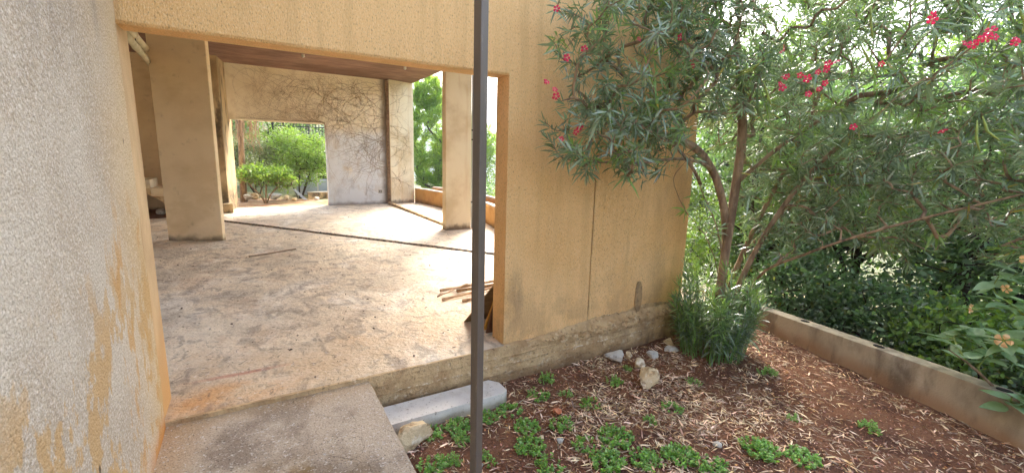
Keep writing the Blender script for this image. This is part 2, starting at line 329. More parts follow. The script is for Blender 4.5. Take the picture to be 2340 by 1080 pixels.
class MB:
    def __init__(s): s.v = []; s.f = []; s.n = 0
    def add(s, verts, faces):
        verts = np.asarray(verts, float).reshape(-1, 3)
        s.v.append(verts)
        s.f.extend([tuple(i + s.n for i in f) for f in faces]); s.n += len(verts); return s
    def box(s, x0, x1, y0, y1, z0, z1):
        v = [(x, y, z) for z in (z0, z1) for y in (y0, y1) for x in (x0, x1)]
        return s.add(v, [(0, 2, 3, 1), (4, 5, 7, 6), (0, 1, 5, 4), (2, 6, 7, 3), (0, 4, 6, 2), (1, 3, 7, 5)])
    def prism(s, poly, z0, z1):
        """poly: ccw list of (x,y); z0/z1 scalars or lists"""
        k = len(poly)
        a = z0 if isinstance(z0, (list, tuple)) else [z0] * k
        b = z1 if isinstance(z1, (list, tuple)) else [z1] * k
        v = [(p[0], p[1], a[i]) for i, p in enumerate(poly)] + [(p[0], p[1], b[i]) for i, p in enumerate(poly)]
        f = [tuple(range(k - 1, -1, -1)), tuple(range(k, 2 * k))] + [(i, (i + 1) % k, k + (i + 1) % k, k + i) for i in range(k)]
        return s.add(v, f)
    def tube(s, pts, rad, n=6, cap=True):
        pts = [Vector(p) for p in pts]
        k = len(pts); rad = rad if isinstance(rad, (list, tuple, np.ndarray)) else [rad] * k
        v = []; ref = None
        for i, p in enumerate(pts):
            t = (pts[min(i + 1, k - 1)] - pts[max(i - 1, 0)])
            if t.length < 1e-9: t = Vector((0, 0, 1))
            t.normalize()
            if ref is None: ref = Vector((1, 0, 0)) if abs(t.x) < .8 else Vector((0, 1, 0))
            a = ref - t * ref.dot(t)
            if a.length < 1e-6: a = t.orthogonal()
            a.normalize(); ref = a; b = t.cross(a)
            for j in range(n):
                w = 2 * math.pi * j / n
                v.append(p + (a * math.cos(w) + b * math.sin(w)) * rad[i])
        f = [(i * n + j, i * n + (j + 1) % n, (i + 1) * n + (j + 1) % n, (i + 1) * n + j) for i in range(k - 1) for j in range(n)]
        if cap: f += [tuple(range(n - 1, -1, -1)), tuple(range((k - 1) * n, k * n))]
        return s.add([tuple(q) for q in v], f)
    def build(s, name, m, parent=None, origin=(0, 0, 0), smooth=False, bevel=0.0):
        me = bpy.data.meshes.new(name)
        V = np.concatenate(s.v) - np.array(origin, float)
        me.from_pydata(V.tolist(), [], s.f); me.update()
        if bevel:
            bm = bmesh.new(); bm.from_mesh(me)
            es = [e for e in bm.edges if len(e.link_faces) == 2 and e.calc_face_angle(0) > .6]
            bmesh.ops.bevel(bm, geom=es, offset=bevel, segments=2, affect='EDGES', profile=.6)
            bm.to_mesh(me); bm.free()
        if smooth: me.polygons.foreach_set('use_smooth', [True] * len(me.polygons))
        if m is not None: me.materials.append(m)
        o = bpy.data.objects.new(name, me); COL.objects.link(o)
        if parent is None: o.location = origin
        else: o.parent = parent
        return o

def child_of(mb, name, m, root, **k):
    """mesh built in world coordinates, hung under a thing that stands at root.location"""
    return mb.build(name, m, root, origin=tuple(root.location), **k)

def N(x, y, z=0.0, s=1.0): return noise.noise(Vector((x * s, y * s, z * s)))
def fbm(x, y, z=0.0, s=1.0): return noise.fractal(Vector((x * s, y * s, z * s)), 1.0, 2.0, 4)

def grid(xs, ys, fn):
    nx, ny = len(xs), len(ys)
    v = [fn(x, y) for y in ys for x in xs]
    f = [(j * nx + i, j * nx + i + 1, (j + 1) * nx + i + 1, (j + 1) * nx + i) for j in range(ny - 1) for i in range(nx - 1)]
    return v, f
def sstep(a, b, x):
    t = min(1, max(0, (x - a) / (b - a))); return t * t * (3 - 2 * t)

# ================================================================== GROUND
def terrain_h(x, y):
    h = -.46
    rear = sstep(13.2, 14.5, y) * sstep(6.2, 5.0, x) if False else sstep(13.2, 14.5, y) * (1 - sstep(5.0, 6.4, x))
    h += .41 * rear
    h -= .32 * max(0, min(x - 5.4, 12)) + .12 * max(0, min(x - 17.4, 120))
    h += .22 * max(0, min(y - 22, 30)) * (1 - sstep(3, 14, x))
    far = sstep(5, 9, max(abs(x - 2), abs(y - 6)) - 4)
    h += .35 * far * fbm(x, y, 0, .13) + .03 * N(x, y, 5, 1.4) * far
    return h
def spaced(c0, c1, fine, far):
    a = list(np.arange(c0, c1, fine)); s = fine; p = a[-1]
    while p < far: s *= 1.22; p += s; a.append(p)
    s = fine; p = a[0]
    while p > -far: s *= 1.22; p -= s; a.insert(0, p)
    return a
mb = MB(); mb.add(*grid(spaced(-6, 26, .7, 1800), spaced(-5, 32, .7, 1800), lambda x, y: (x, y, terrain_h(x, y))))
tag(mb.build('terrain', M['terrain'], smooth=True), 'green and tan sloping hillside ground around the house', kind='structure')

# wooded ridge across the valley
mb = MB()
def ridge(u, v):
    az = R(-5 + 120 * u); d = 330 + 260 * v
    h = -40 + 105 * math.sin(min(1, v * 1.15) * math.pi / 2) * (.75 + .3 * N(u * 6, 1.3)) + 6 * fbm(u * 40, v * 18, 2)
    return (d * math.sin(az), d * math.cos(az), h)
mb.add(*grid(list(np.linspace(0, 1, 160)), list(np.linspace(0, 1, 40)), ridge))
tag(mb.build('hill', M['hill'], smooth=True), 'hazy blue wooded hill across the valley', kind='structure')

# garden bed soil
def soil_h(x, y): return -.335 + .018 * fbm(x, y, 0, 2.2) + .008 * N(x, y, 3, 11) + .03 * max(0, 1 - math.hypot(x - 4.0, y - 2.65) / .8)
mb = MB(); mb.add(*grid(list(np.arange(.45, 5.45, .06)), list(np.arange(-2.5, 3.14, .06)), lambda x, y: (x, y, soil_h(x, y))))
tag(mb.build('garden_soil', M['soil'], smooth=True), 'red brown bare garden soil in the raised bed', kind='structure')

# rear garden ground
mb = MB(); mb.add(*grid(list(np.arange(-6, 5.3, .2)), list(np.arange(14.55, 22, .2)), lambda x, y: (x, y, -.03 - .02 * max(0, y - 15.2) + .03 * fbm(x, y, 0, 1.2))))
tag(mb.build('rear_ground', M['rear_soil'], smooth=True), 'sunlit dry ground with pine needles behind the house', kind='structure')

# house floor slab
mb = MB()
xs = list(np.arange(-4, 4.75, .07)) ; ys = [3.085] + list(np.arange(3.13, 14.62, .08))
mb.add(*grid(xs, ys, lambda x, y: (x, y, (.004 * fbm(x, y, 0, 1.7) + .0025 * N(x, y, 4, 9)) - (.006 + .012 * max(0, N(x, 1, 0, 5)) if y < 3.1 else 0))))
tag(mb.build('floor', M['floor'], smooth=True), 'stained bare concrete floor of the unfinished room', kind='structure')
mb = MB(); mb.box(3.84, 5.2, 6.2, 14.72, -.4, -.0045)
tag(mb.build('terrace_floor', M['floor']), 'bare concrete terrace strip beyond the floor kerb', kind='structure')

# entrance slab
mb = MB()
def slab_pt(x, y):
    return (x, y, -.032 + .003 * fbm(x, y, 0, 3))
xs = list(np.linspace(-.545, .636, 24)); ys = list(np.linspace(-2.0, 3.083, 90))
mb.add(*grid(xs, ys, slab_pt))
edge = [(.638 + .006 * N(y, 2, 0, 8), y) for y in ys]
v = [(x, y, -.036) for x, y in edge] + [(x - .004, y, -.5) for x, y in edge]
k = len(edge); mb.add(v, [(i, k + i, k + i + 1, i + 1) for i in range(k - 1)])
v = [slab_pt(xs[-1], y) for y in ys] + [(x, y, -.036) for x, y in edge]
mb.add(v, [(i, k + i, k + i + 1, i + 1) for i in range(k - 1)])
tag(mb.build('path', M['path'], smooth=False), 'weathered grey concrete entrance slab leading to the floor', kind='structure')

# ceiling
mb = MB(); mb.box(-4.2, 4.72, 3.32, 15.0, 3.885, 4.15)
tag(mb.build('ceiling', M['ceiling']), 'brown streaked concrete ceiling of the open room', kind='structure')
mb = MB(); mb.box(-4.25, 4.77, 3.315, 15.05, 4.153, 4.28)
tag(mb.build('roof', M['board_concrete']), kind='structure')

# ================================================================== WALLS
# side wall beside the camera (rounded corner, jamb strip behind)
t = thing('side_wall', 'rough grey beige plaster wall with rusty stains beside the entrance slab', 'wall', (-.54, 3.1, -.05))
mb = MB()
prof = [(-.54, -5.0)] + [(-.54, y) for y in np.linspace(-4.4, 3.06, 60)] + [(-.552, 3.098), (-.58, 3.112)]
zs = list(np.linspace(-.5, 5.2, 60))
v = []
for zz in zs:
    for i, (x, y) in enumerate(prof):
        b = .006 * fbm(y, zz, 0, 2.0) + .004 * N(y, zz, 7, 9)
        v.append((x + b * (1 if i < len(prof) - 2 else .3), y, zz))
k = len(prof)
mb.add(v, [(j * k + i, j * k + i + 1, (j + 1) * k + i + 1, (j + 1) * k + i) for j in range(len(zs) - 1) for i in range(k - 1)])
mb.add([(-.58, -5, 5.2), (-.58, 3.112, 5.2), (-.9, 3.112, 5.2), (-.9, -5, 5.2)], [(0, 1, 2, 3)])
mb.add([(-.9, -5, -.5), (-.9, 3.112, -.5), (-.9, 3.112, 5.2), (-.9, -5, 5.2)], [(0, 3, 2, 1)])
child_of(mb, 'plaster_face', M['side_plaster'], t, smooth=True)
mb = MB(); mb.box(-.9, -.552, 3.114, 3.40, -.2, 3.88)
child_of(mb, 'jamb', M['jamb_plaster'], t, bevel=.02)

# facade: lintel with wall panel, second panel, patch
t = thing('facade_wall', 'ochre roughcast front wall with wide opening and long lintel', 'wall', (2.9, 3.2, 0))
def facade_panel(x0, x1, z_low, yf, seed, with_lintel):
    mb = MB()
    xs = list(np.linspace(x0, x1, int((x1 - x0) / .025)))
    low = [z_low(x) for x in xs]
    rows = 40
    v = []
    for j in range(rows + 1):
        for x, zl in zip(xs, low):
            z = zl + (5.2 - zl) * (j / rows) ** 1.0  # wall carried on above view, raised to shade the side wall and bed
            v.append((x, yf + .003 * fbm(x, z, seed, 1.3) + (.006 if j == 0 else 0), z))
    k = len(xs)
    mb.add(v, [(j * k + i, j * k + i + 1, (j + 1) * k + i + 1, (j + 1) * k + i) for j in range(rows) for i in range(k - 1)])
    # bottom lip back to the concrete
    v = [(x, yf + .006, zl) for x, zl in zip(xs, low)] + [(x, yf + .06, zl + .01) for x, zl in zip(xs, low)]
    mb.add(v, [(i, k + i, k + i + 1, i + 1) for i in range(k - 1)])
    return mb
def zl1(x): return .004 + .012 * max(0, fbm(x, 0, 0, 6)) + .05 * sstep(2.1, 2.7, x) + .035 * N(x, 3, 0, 9) * sstep(1.95, 2.3, x) + .015 * N(x, 5, 0, 31) * sstep(1.95, 2.3, x)
def zl2(x): return .075 + .03 * fbm(x, 2, 0, 3) + .022 * N(x, 3, 0, 13) + .01 * N(x, 3, 0, 33)
p1 = facade_panel(1.78, 2.710, zl1, 3.11, 1, True)
# the jamb face and back of the wall
p1.box(1.7805, 2.709, 3.125, 3.305, .0, 5.19)
p1.add([(1.78, 3.11, .004), (1.78, 3.31, .004), (1.78, 3.31, 2.225), (1.78, 3.11, 2.225)], [(0, 3, 2, 1)])
child_of(p1, 'plaster_panel', M['facade'], t)
p2 = facade_panel(2.724, 4.065, zl2, 3.116, 4, False)
p2.box(2.725, 4.06, 3.13, 3.305, .0, 5.19)
p2.add([(4.065, 3.116, .05), (4.065, 3.31, .05), (4.065, 3.31, 5.2), (4.065, 3.116, 5.2)], [(0, 1, 2, 3)])
child_of(p2, 'plaster_panel', M['facade'], t)
mb = MB(); mb.box(2.7092, 2.7248, 3.17, 3.30, 0, 5.18); child_of(mb, 'joint', M['dark_hole'], t)
# lintel
mb = MB()
xs = list(np.linspace(-.555, 1.78, 90)); zs = [2.225] + list(np.linspace(2.24, 5.2, 30))  # upper part lies out of view, raised with the panels for its shade
def lint(x, z): return (x, 3.11 + .003 * fbm(x, z, 1, 1.3) + (.010 if z < 2.23 else 0), z + (.004 * N(x, 1, 0, 4) if z < 2.23 else 0))
mb.add(*grid(xs, zs, lint))
v = [lint(x, 2.225) for x in xs] + [(x, 3.31, 2.23) for x in xs]; k = len(xs)
mb.add(v, [(i, k + i, k + i + 1, i + 1) for i in range(k - 1)])
mb.add([(-.555, 3.31, 2.23), (1.78, 3.31, 2.23), (1.78, 3.31, 3.88), (-.555, 3.31, 3.88)], [(0, 3, 2, 1)])
child_of(mb, 'lintel', M['facade'], t)
mb = MB()
pp = []
for i in range(26):
    a = 2 * math.pi * i / 26; r = 1 + .22 * N(math.cos(a), math.sin(a), 3, 1.6)
    pp.append((3.385 + .052 * r * math.cos(a), .20 + .165 * r * math.sin(a)))
v = [(x, 3.1125, z) for x, z in pp] + [(x * .985 + 3.385 * .015, 3.104 , z) for x, z in pp] + [(3.385, 3.103, .2)]
k = len(pp)
mb.add(v, [(i, (i + 1) % k, k + (i + 1) % k, k + i) for i in range(k)] + [(k + i, k + (i + 1) % k, 2 * k) for i in range(k)])
tag(child_of(mb, 'repair_patch', M['patch'], t), 'grey brown repair patch low on the wall')

# plinth of board formed concrete
mb = MB()
xs = list(np.arange(-.56, 4.12, .022)); zs = list(np.linspace(-.5, -.002, 46))
def plinth_pt(x, z):
    y = 3.082
    for zb, d in ((-.095, .006), (-.165, .013), (-.255, .005)):
        q = z - zb - .003 * N(x, zb, 0, 1.6)
        y -= d * math.exp(-(q / .008) ** 2) * (.4 + .9 * max(0, N(x, zb, 2, 5)))
        y += .006 * (1 if q > 0 else 0) * (1 if zb == -.178 else -1) * .6
    y -= .008 * fbm(x, z, 0, 5) + .006 * N(x, z, 2, 18) + .005 * N(x, z, 4, 43)
    if x > 2.1: y -= .03 * sstep(2.1, 2.7, x) * sstep(-.13, -.03, z) * (.8 + 1.3 * N(x, z, 9, 9) + .8 * N(x, z, 3, 24))
    return (x, y, z)
mb.add(*grid(xs, zs, plinth_pt))
v = [plinth_pt(x, zs[-1]) for x in xs] + [(x, 3.09 if x < 1.78 else 3.12, .0 + (.06 * sstep(2.0, 2.8, x) + .02 * N(x, 1, 0, 9)) * (x > 1.8)) for x in xs]; k = len(xs)
mb.add(v, [(i, i + 1, k + i + 1, k + i) for i in range(k - 1)])
mb.box(1.79, 4.064, 3.122, 3.3, -.5, .14)
mb.add([plinth_pt(4.108, z) for z in zs] + [(4.09, 3.5, z) for z in zs], [(i, len(zs) + i, len(zs) + i + 1, i + 1) for i in range(len(zs) - 1)])
t = thing('plinth', 'brown board marked concrete plinth under the ochre front wall', 'plinth', (2.3, 3.1, -.5))
child_of(mb, 'concrete_face', M['board_concrete'], t)
# ragged plaster crumbs along the ledge
for i in range(60):
    x = 2.0 + 2.0 * RNG.random(); s = .010 + .032 * RNG.random() ** 2
    bm = bmesh.new(); bmesh.ops.create_icosphere(bm, subdivisions=1, radius=s)
    for q in bm.verts: q.co *= .7 + .5 * RNG.random(); q.co.z *= .6
    me = bpy.data.meshes.new('mortar_lump'); bm.to_mesh(me); bm.free(); me.materials.append(M['board_concrete'])
    o = bpy.data.objects.new('mortar_lump', me); COL.objects.link(o); o.parent = t
    o.location = Vector((x, 3.075 - .01 * RNG.random(), -.005 - .04 * RNG.random() + .05 * sstep(2.6, 3.4, x))) - t.location

# rear wall with doorway
t = thing('rear_wall', 'cream and grey rear wall with doorway under dead creeper', 'wall', (1.5, 14.5, 0))
mb = MB()
mb.box(-.44, 1.995, 14.5, 14.68, 2.42, 3.88)
child_of(mb, 'lintel', M['cream_wall'], t)
mb = MB(); mb.box(1.995, 3.80, 14.5, 14.68, 0, 3.88)
child_of(mb, 'wall_panel', M['cream_wall'], t)
mb = MB(); mb.prism([(-1.15, 13.6), (-.56, 13.6), (-.39, 14.9), (-1.15, 14.9)], 0, 3.88)
tag(child_of(mb, 'pier', M['stained_wall'], t, bevel=.015), 'black stained plaster pier at the doorway')
mb = MB(); mb.box(-4.1, -1.15, 14.5, 14.68, -.05, 3.88)
child_of(mb, 'wall_panel', M['pillar'], t)
mb = MB(); mb.box(-4.1, -3.95, 3.4, 14.5, -.05, 3.88)
tag(mb.build('interior_wall', M['pillar']), 'tan plaster interior wall closing the room behind the stair', 'wall')
mb = MB(); mb.prism([(3.875, 14.33), (4.74, 14.62), (4.74, 14.9), (3.875, 14.9)], 0, 3.884)
tag(mb.build('corner_pier', M['pale_pillar'], bevel=.01), 'pale cream corner pier at the open end of the rear wall', 'pillar')
mb = MB(); mb.box(3.80, 3.875, 14.56, 14.72, 0, 3.88)
child_of(mb, 'joint_strip', M['stained_wall'], t)

# pillars
mb = MB()
a = Vector((-1.345, 9.63)); b = Vector((-.52, 9.25)); d = (b - a).normalized(); nrm = Vector((-d.y, d.x)) * .1
mb.prism([tuple(a), tuple(b), tuple(b + nrm), tuple(a + nrm)], -.02, 3.884)
tag(mb.build('pillar', M['pillar'], bevel=.012), 'broad flat tan concrete pillar standing in front of the stair', 'pillar', 'pillars of the room')
mb = MB(); mb.box(3.56, 4.15, 8.84, 9.05, -.02, 4.15)
tag(mb.build('pillar', M['pale_pillar'], bevel=.01), 'pale cream pillar beside the grey downpipe at the terrace', 'pillar', 'pillars of the room')
t = thing('downpipe', 'slim grey vertical downpipe fixed to the pale pillar', 'pipe', (4.19, 8.86, 0))
mb = MB(); mb.tube([(4.19, 8.86, 0), (4.19, 8.86, 4.1)], .028, 10); child_of(mb, 'pipe', M['grey_pipe'], t, smooth=True)
for zz in (.6, 1.95, 2.15, 3.3):
    mb = MB(); mb.tube([(4.19, 8.86, zz - .015), (4.19, 8.86, zz + .015)], .034, 10); mb.box(4.145, 4.18, 8.85, 8.87, zz - .01, zz + .01)
    child_of(mb, 'clip', M['dark_metal'], t)

# terrace kerb and parapet
mb = MB(); pts = [(3.80, 14.33), (3.80, 12.2), (3.79, 10.6), (3.80, 9.1)]
for i in range(len(pts) - 1):
    (x0, y0), (x1, y1) = pts[i], pts[i + 1]
    n_ = 12
    for q in range(n_):
        ya, yb = y0 + (y1 - y0) * q / n_, y0 + (y1 - y0) * (q + 1) / n_
        h = .075 - .035 * sstep(13, 10, 1) * 0 - .04 * (14.33 - ya) / 5.2 + .01 * N(x0, ya, 0, 3)
        mb.box(x0 - .04, x0 + .04 + .008 * N(ya, 2, 0, 5), yb + .004, ya, -.01, h)
tag(mb.build('floor_kerb', M['board_concrete']), 'low crumbling concrete kerb between room and terrace', 'kerb')
def wallstrip(pts, th, z0, z1):
    P = [Vector(p) for p in pts]; off = []
    for i in range(len(P)):
        d = (P[min(i + 1, len(P) - 1)] - P[max(i - 1, 0)]).normalized(); off.append(Vector((d.y, -d.x)) * th)
    mb = MB(); k = len(P)
    za = z0 if isinstance(z0, list) else [z0] * k; zb = z1 if isinstance(z1, list) else [z1] * k
    v = []
    for i in range(k):
        q = P[i] + off[i]
        v += [(P[i].x, P[i].y, za[i]), (q.x, q.y, za[i]), (q.x, q.y, zb[i]), (P[i].x, P[i].y, zb[i])]
    f = []
    for i in range(k - 1):
        for j in range(4): f.append((4 * i + j, 4 * i + (j + 1) % 4, 4 * i + 4 + (j + 1) % 4, 4 * i + 4 + j))
    f += [(3, 2, 1, 0), (4 * k - 4, 4 * k - 3, 4 * k - 2, 4 * k - 1)]
    mb.add(v, f); return mb
# run from front to back; the outer side is +X, i.e. offset to the right of the direction of travel
tp = [(4.12, 6.2), (4.40, 7.5), (4.64, 8.49), (4.86, 9.45), (5.02, 11.2), (5.01, 12.78), (4.90, 14.05), (4.76, 14.62)]
t = thing('terrace_parapet', 'low ochre parapet curving round the terrace edge', 'parapet', (4.9, 11, 0))
child_of(wallstrip(tp, .14, -.3, .49), 'inner_wall', M['ochre_parapet'], t)
child_of(wallstrip([(x + .62, y) for x, y in tp], .14, -.8, .52), 'outer_wall', M['ochre_parapet'], t)
child_of(wallstrip([(x + .14, y) for x, y in tp], .48, -.4, .36), 'planter_soil', M['soil'], t)

# garden parapet
gp = [(5.40, 3.9), (5.12, 2.82), (4.97, 2.2), (4.80, 1.51), (4.53, .55), (4.10, -1.2), (3.9, -2.4)]
gp2 = []
for i in range(len(gp) - 1):
    for q in range(8):
        s = q / 8; gp2.append((gp[i][0] * (1 - s) + gp[i + 1][0] * s, gp[i][1] * (1 - s) + gp[i + 1][1] * s))
gp2 = gp2[::-1]                      # front to back so that the offset lies outside
zt = [(-.095 + (2.82 - y) * .05) + .004 * N(x, y, 0, 3) for x, y in gp2]
t = thing('garden_parapet', 'low weathered concrete parapet along the edge of the garden bed', 'parapet', (4.9, 1.6, -.33))
child_of(wallstrip(gp2, .15, -.9, zt), 'wall', M['garden_parapet'], t, bevel=.008)
for (x, y) in ((5.07, 2.28), (4.89, 1.56), (4.66, .72)):
    zz = -.095 + (2.82 - y) * .05
    mb = MB()
    pp = [(x + .03 * math.cos(a) * (1 + .2 * N(a, x)), y + .045 * math.sin(a)) for a in np.linspace(0, 2 * math.pi, 13)[:-1]]
    mb.prism(pp, zz - .01, zz + .004); child_of(mb, 'post_socket', M['dark_hole'], t)  # solid disc whose dark colour stands in for shade inside the hole

# ================================================================== OBJECTS
# steel post near the camera
t = thing('steel_post', 'dark square steel post standing beside the entrance slab', 'post', (.785, 1.595, -.4), rz=R(19))
mb = MB(); mb.box(-.02, .02, -.02, .02, 0, 4.1); mb.build('tube', M['steel'], t, bevel=.0035)
mb = MB(); mb.box(-.07, .07, -.07, .07, .03, .045); bp_ = mb.build('base_plate', M['steel'], t, bevel=.002)
for sx in (-.05, .05):
    for sy in (-.05, .05):
        mb = MB(); mb.tube([(sx, sy, .04), (sx, sy, .058)], .009, 6); mb.build('bolt', M['dark_metal'], bp_)

# white concrete beam on the soil
mb = MB()
mb.prism([(.66, 2.765), (1.60, 2.765), (1.645, 2.80), (1.645, 2.93), (1.585, 3.005), (.66, 3.005)], -.37, -.228)
tag(mb.build('concrete_beam', M['beam_white'], bevel=.003), 'white painted concrete beam lying on soil beside the slab', 'beam')

# floor rail
t = thing('floor_rail', 'dark metal track running across the concrete floor', 'rail', (1.4, 9.07, 0))
a = np.array((-.66, 11.92)); b = np.array((3.55, 6.10)); L = np.linalg.norm(b - a); d = (b - a) / L; nn = np.array((-d[1], d[0]))
for side, w, h in ((-.04, .016, .02), (.0, .045, .006), (.04, .016, .016)):
    k = 40; v = []
    for i in range(k + 1):
        c = a + (b - a) * i / k + nn * (side + .004 * N(i, side, 0, .7))
        hh = h * (1 + .35 * N(i, side * 9, 2, .6))
        for s, z in ((-w / 2, -.01), (w / 2, -.01), (w / 2, hh), (-w / 2, hh)): v.append((c[0] + nn[0] * s, c[1] + nn[1] * s, z))
    mb = MB(); mb.add(v, [(4 * i + j, 4 * i + (j + 1) % 4, 4 * i + 4 + (j + 1) % 4, 4 * i + 4 + j) for i in range(k) for j in range(4)] + [(3, 2, 1, 0), (4 * k, 4 * k + 1, 4 * k + 2, 4 * k + 3)])
    child_of(mb, 'track_lip' if side else 'track_bed', M['rail'] if side else M['dark_hole'], t)

# socket on rear wall
t = thing('wall_socket', 'small white electric socket low on the grey rear wall', 'socket', (3.57, 14.5, .4))
mb = MB(); mb.box(-.07, .07, -.012, 0.001, -.06, .06); mb.build('plate', M['socket'], t, bevel=.004)
mb = MB(); mb.box(-.04, .04, -.016, -.010, -.035, .035); t = mb.build('face', M['dark_metal'], t)
mb = MB(); mb.box(-.025, .025, -.02, -.014, -.02, .02); mb.build('insert', M['socket'], t)
# ceiling lamp holders
for (x, y), lb in (((1.25, 12.1), 'small white lamp holder on the ceiling above the doorway'), ((3.7, 12.05), 'small white lamp holder on the ceiling near the corner pier')):
    t = thing('lamp_holder', lb, 'lamp holder', (x, y, 3.885), 'ceiling lamp holders')
    mb = MB(); mb.tube([(0, 0, 0), (0, 0, -.015)], .04, 12); mb.build('rose', M['socket'], t)
    mb = MB(); mb.tube([(0, 0, -.02), (0, 0, -.05), (0, 0, -.075)], [.035, .04, .02], 12); mb.build('holder', M['socket'], t)
# pvc pipes under the ceiling
for i, (p, lb) in enumerate((([(-1.07, 6.2, 2.90), (-1.46, 10.9, 3.30), (-1.62, 12.9, 3.47)], 'upper cream drain pipe slung under the ceiling by the pillar'),
                             ([(-1.04, 6.2, 2.77), (-1.46, 10.9, 3.08), (-1.62, 12.9, 3.21)], 'lower cream drain pipe slung under the ceiling by the pillar'))):
    t = thing('drain_pipe', lb, 'pipe', p[0], 'drain pipes under the ceiling')
    mb = MB(); mb.tube(p, .05 if i == 0 else .04, 12); child_of(mb, 'pipe', M['pvc'], t, smooth=True)
    A, B = Vector(p[0]), Vector(p[1])
    for s in (.3, .85):
        c = A.lerp(B, s); dd = (B - A).normalized() * .05
        mb = MB(); mb.tube([c - dd, c + dd], .058 if i == 0 else .047, 12); child_of(mb, 'collar', M['pvc'], t, smooth=True)
        mb = MB(); mb.tube([c, c + Vector((0, 0, 3.885 - c.z))], .006, 6); child_of(mb, 'hanger', M['dark_metal'], t)

# staircase in the dark corner
t = thing('staircase', 'cream concrete stair rising to the side behind the broad pillar', 'staircase', (-1.9, 13.5, 0))
ns = 12
for i in range(ns):
    x1 = -1.22 - .27 * i; z1 = .19 * (i + 1) + .12
    mb = MB(); mb.box(x1 - .27, x1, 12.95, 13.95, z1 - .19, z1)
    child_of(mb, 'step', M['pale_pillar'], t)
mb = MB()
xa, xb = -1.22, -1.22 - .27 * ns
mb.add([(xa, 12.96, .12), (xa, 12.96, -.05), (xb, 12.96, .19 * ns - .12), (xb, 12.96, .19 * ns + .12),
        (xa, 13.94, .12), (xa, 13.94, -.05), (xb, 13.94, .19 * ns - .12), (xb, 13.94, .19 * ns + .12)],
       [(0, 1, 2, 3), (4, 7, 6, 5), (1, 5, 6, 2), (0, 4, 5, 1), (3, 2, 6, 7), (0, 3, 7, 4)])
child_of(mb, 'sloping_slab', M['board_concrete'], t)

def stone_mesh(seed, sx, sy, sz, sub=3, sharp=.5):
    bm = bmesh.new(); bmesh.ops.create_icosphere(bm, subdivisions=sub, radius=1.0)
    rg = random.Random(seed)
    cuts = [(Vector((rg.gauss(0, 1), rg.gauss(0, 1), rg.gauss(0, 1))).normalized(), .45 + .32 * rg.random()) for _ in range(14)]
    for q in bm.verts:
        p = q.co.copy()
        for nn_, dd in cuts:
            e = p.dot(nn_) - dd
            if e > 0: p -= nn_ * e
        p *= 1 + .10 * noise.noise(p * 2.2 + Vector((seed, 0, 0))) + .04 * noise.noise(p * 6 + Vector((0, seed, 0)))
        q.co = Vector((p.x * sx, p.y * sy, p.z * sz))
    me = bpy.data.meshes.new('stone'); bm.to_mesh(me); bm.free(); return me
def stone(name, label, cat, loc, size, m, seed, rz=0, group=None, sub=3):
    me = stone_mesh(seed, *size, sub=sub); me.materials.append(M[m])
    o = bpy.data.objects.new(name, me); COL.objects.link(o); o.location = loc; o.rotation_euler = (0, 0, rz)
    return tag(o, label, cat, group)
# concrete block at the pier, rubble under the stair
mb = MB(); mb.box(-.80, -.47, 13.38, 13.595, 0, .24)
tag(mb.build('concrete_block', M['stained_wall'], bevel=.02), 'rough grey concrete block at the foot of the stained pier', 'block')
for i in range(9):
    x = -2.35 + .85 * RNG.random(); y = 13.0 + .8 * RNG.random()
    stone('rubble_piece', 'broken plaster piece in the rubble heap under the stair', 'rubble', (x, y, .04 + .10 * RNG.random()), (.10 + .12 * RNG.random(), .10 + .05 * RNG.random(), .05 + .05 * RNG.random()), 'rock_grey' if i % 3 else 'rock', 40 + i, RNG.random() * 6, 'rubble under the stair', sub=2)
mb = MB(); mb.add(*grid(list(np.linspace(-3.4, -1.25, 24)), list(np.linspace(12.75, 14.4, 20)), lambda x, y: (x, y, .1 * max(-.1, 1 - ((x + 2.3) / 1.0) ** 2 - ((y - 13.6) / .8) ** 2) + .02 * fbm(x, y, 0, 5))))
tag(mb.build('soil_heap', M['soil'], smooth=True), 'dark reddish dirt heap under the stair', 'heap')

# boards leaning on the back of the front wall, canes on the floor
def board(label, m, bl, br, tl, tr, th):
    n_ = (Vector(br) - Vector(bl)).cross(Vector(tl) - Vector(bl)).normalized() * th
    v = [bl, br, tr, tl] + [tuple(Vector(p) + n_) for p in (bl, br, tr, tl)]
    mb = MB(); mb.add(v, [(0, 1, 2, 3), (7, 6, 5, 4), (0, 4, 5, 1), (1, 5, 6, 2), (2, 6, 7, 3), (3, 7, 4, 0)])
    o = mb.build('board', M[m], origin=bl, bevel=.002); return tag(o, label, 'board', 'boards leaning on the wall')
board('dark brown board leaning on the wall, nearest the opening edge', 'wood_dark', (1.765, 3.42, .0), (2.45, 3.44, .0), (1.845, 3.325, .50), (2.5, 3.33, .50), .018)
board('yellowish narrow board leaning between the brown and olive boards', 'wood_yellow', (1.775, 3.50, .0), (2.35, 3.52, .0), (1.855, 3.345, .46), (2.4, 3.35, .46), .02)
board('olive brown plywood sheet leaning outermost against the wall', 'wood_olive', (1.70, 3.76, .0), (2.55, 3.74, .0), (1.865, 3.37, .52), (2.6, 3.37, .52), .012)
cn = [((1.83, 4.72, .03), (2.75, 4.82, .035), .022, 'thick pale cane on top at the back of the cane bundle'),
      ((1.73, 4.55, .022), (2.2, 4.76, .06), .011, 'thin pale cane in the middle of the cane bundle'),
      ((1.74, 4.43, .02), (2.6, 4.60, .03), .019, 'pale cane at the front of the cane bundle'),
      ((1.93, 4.30, .018), (2.7, 4.40, .02), .020, 'short pale cane lying nearest the leaning boards'),
      ((2.0, 4.62, .03), (2.8, 4.68, .03), .026, 'brown bark covered cane in the cane bundle')]
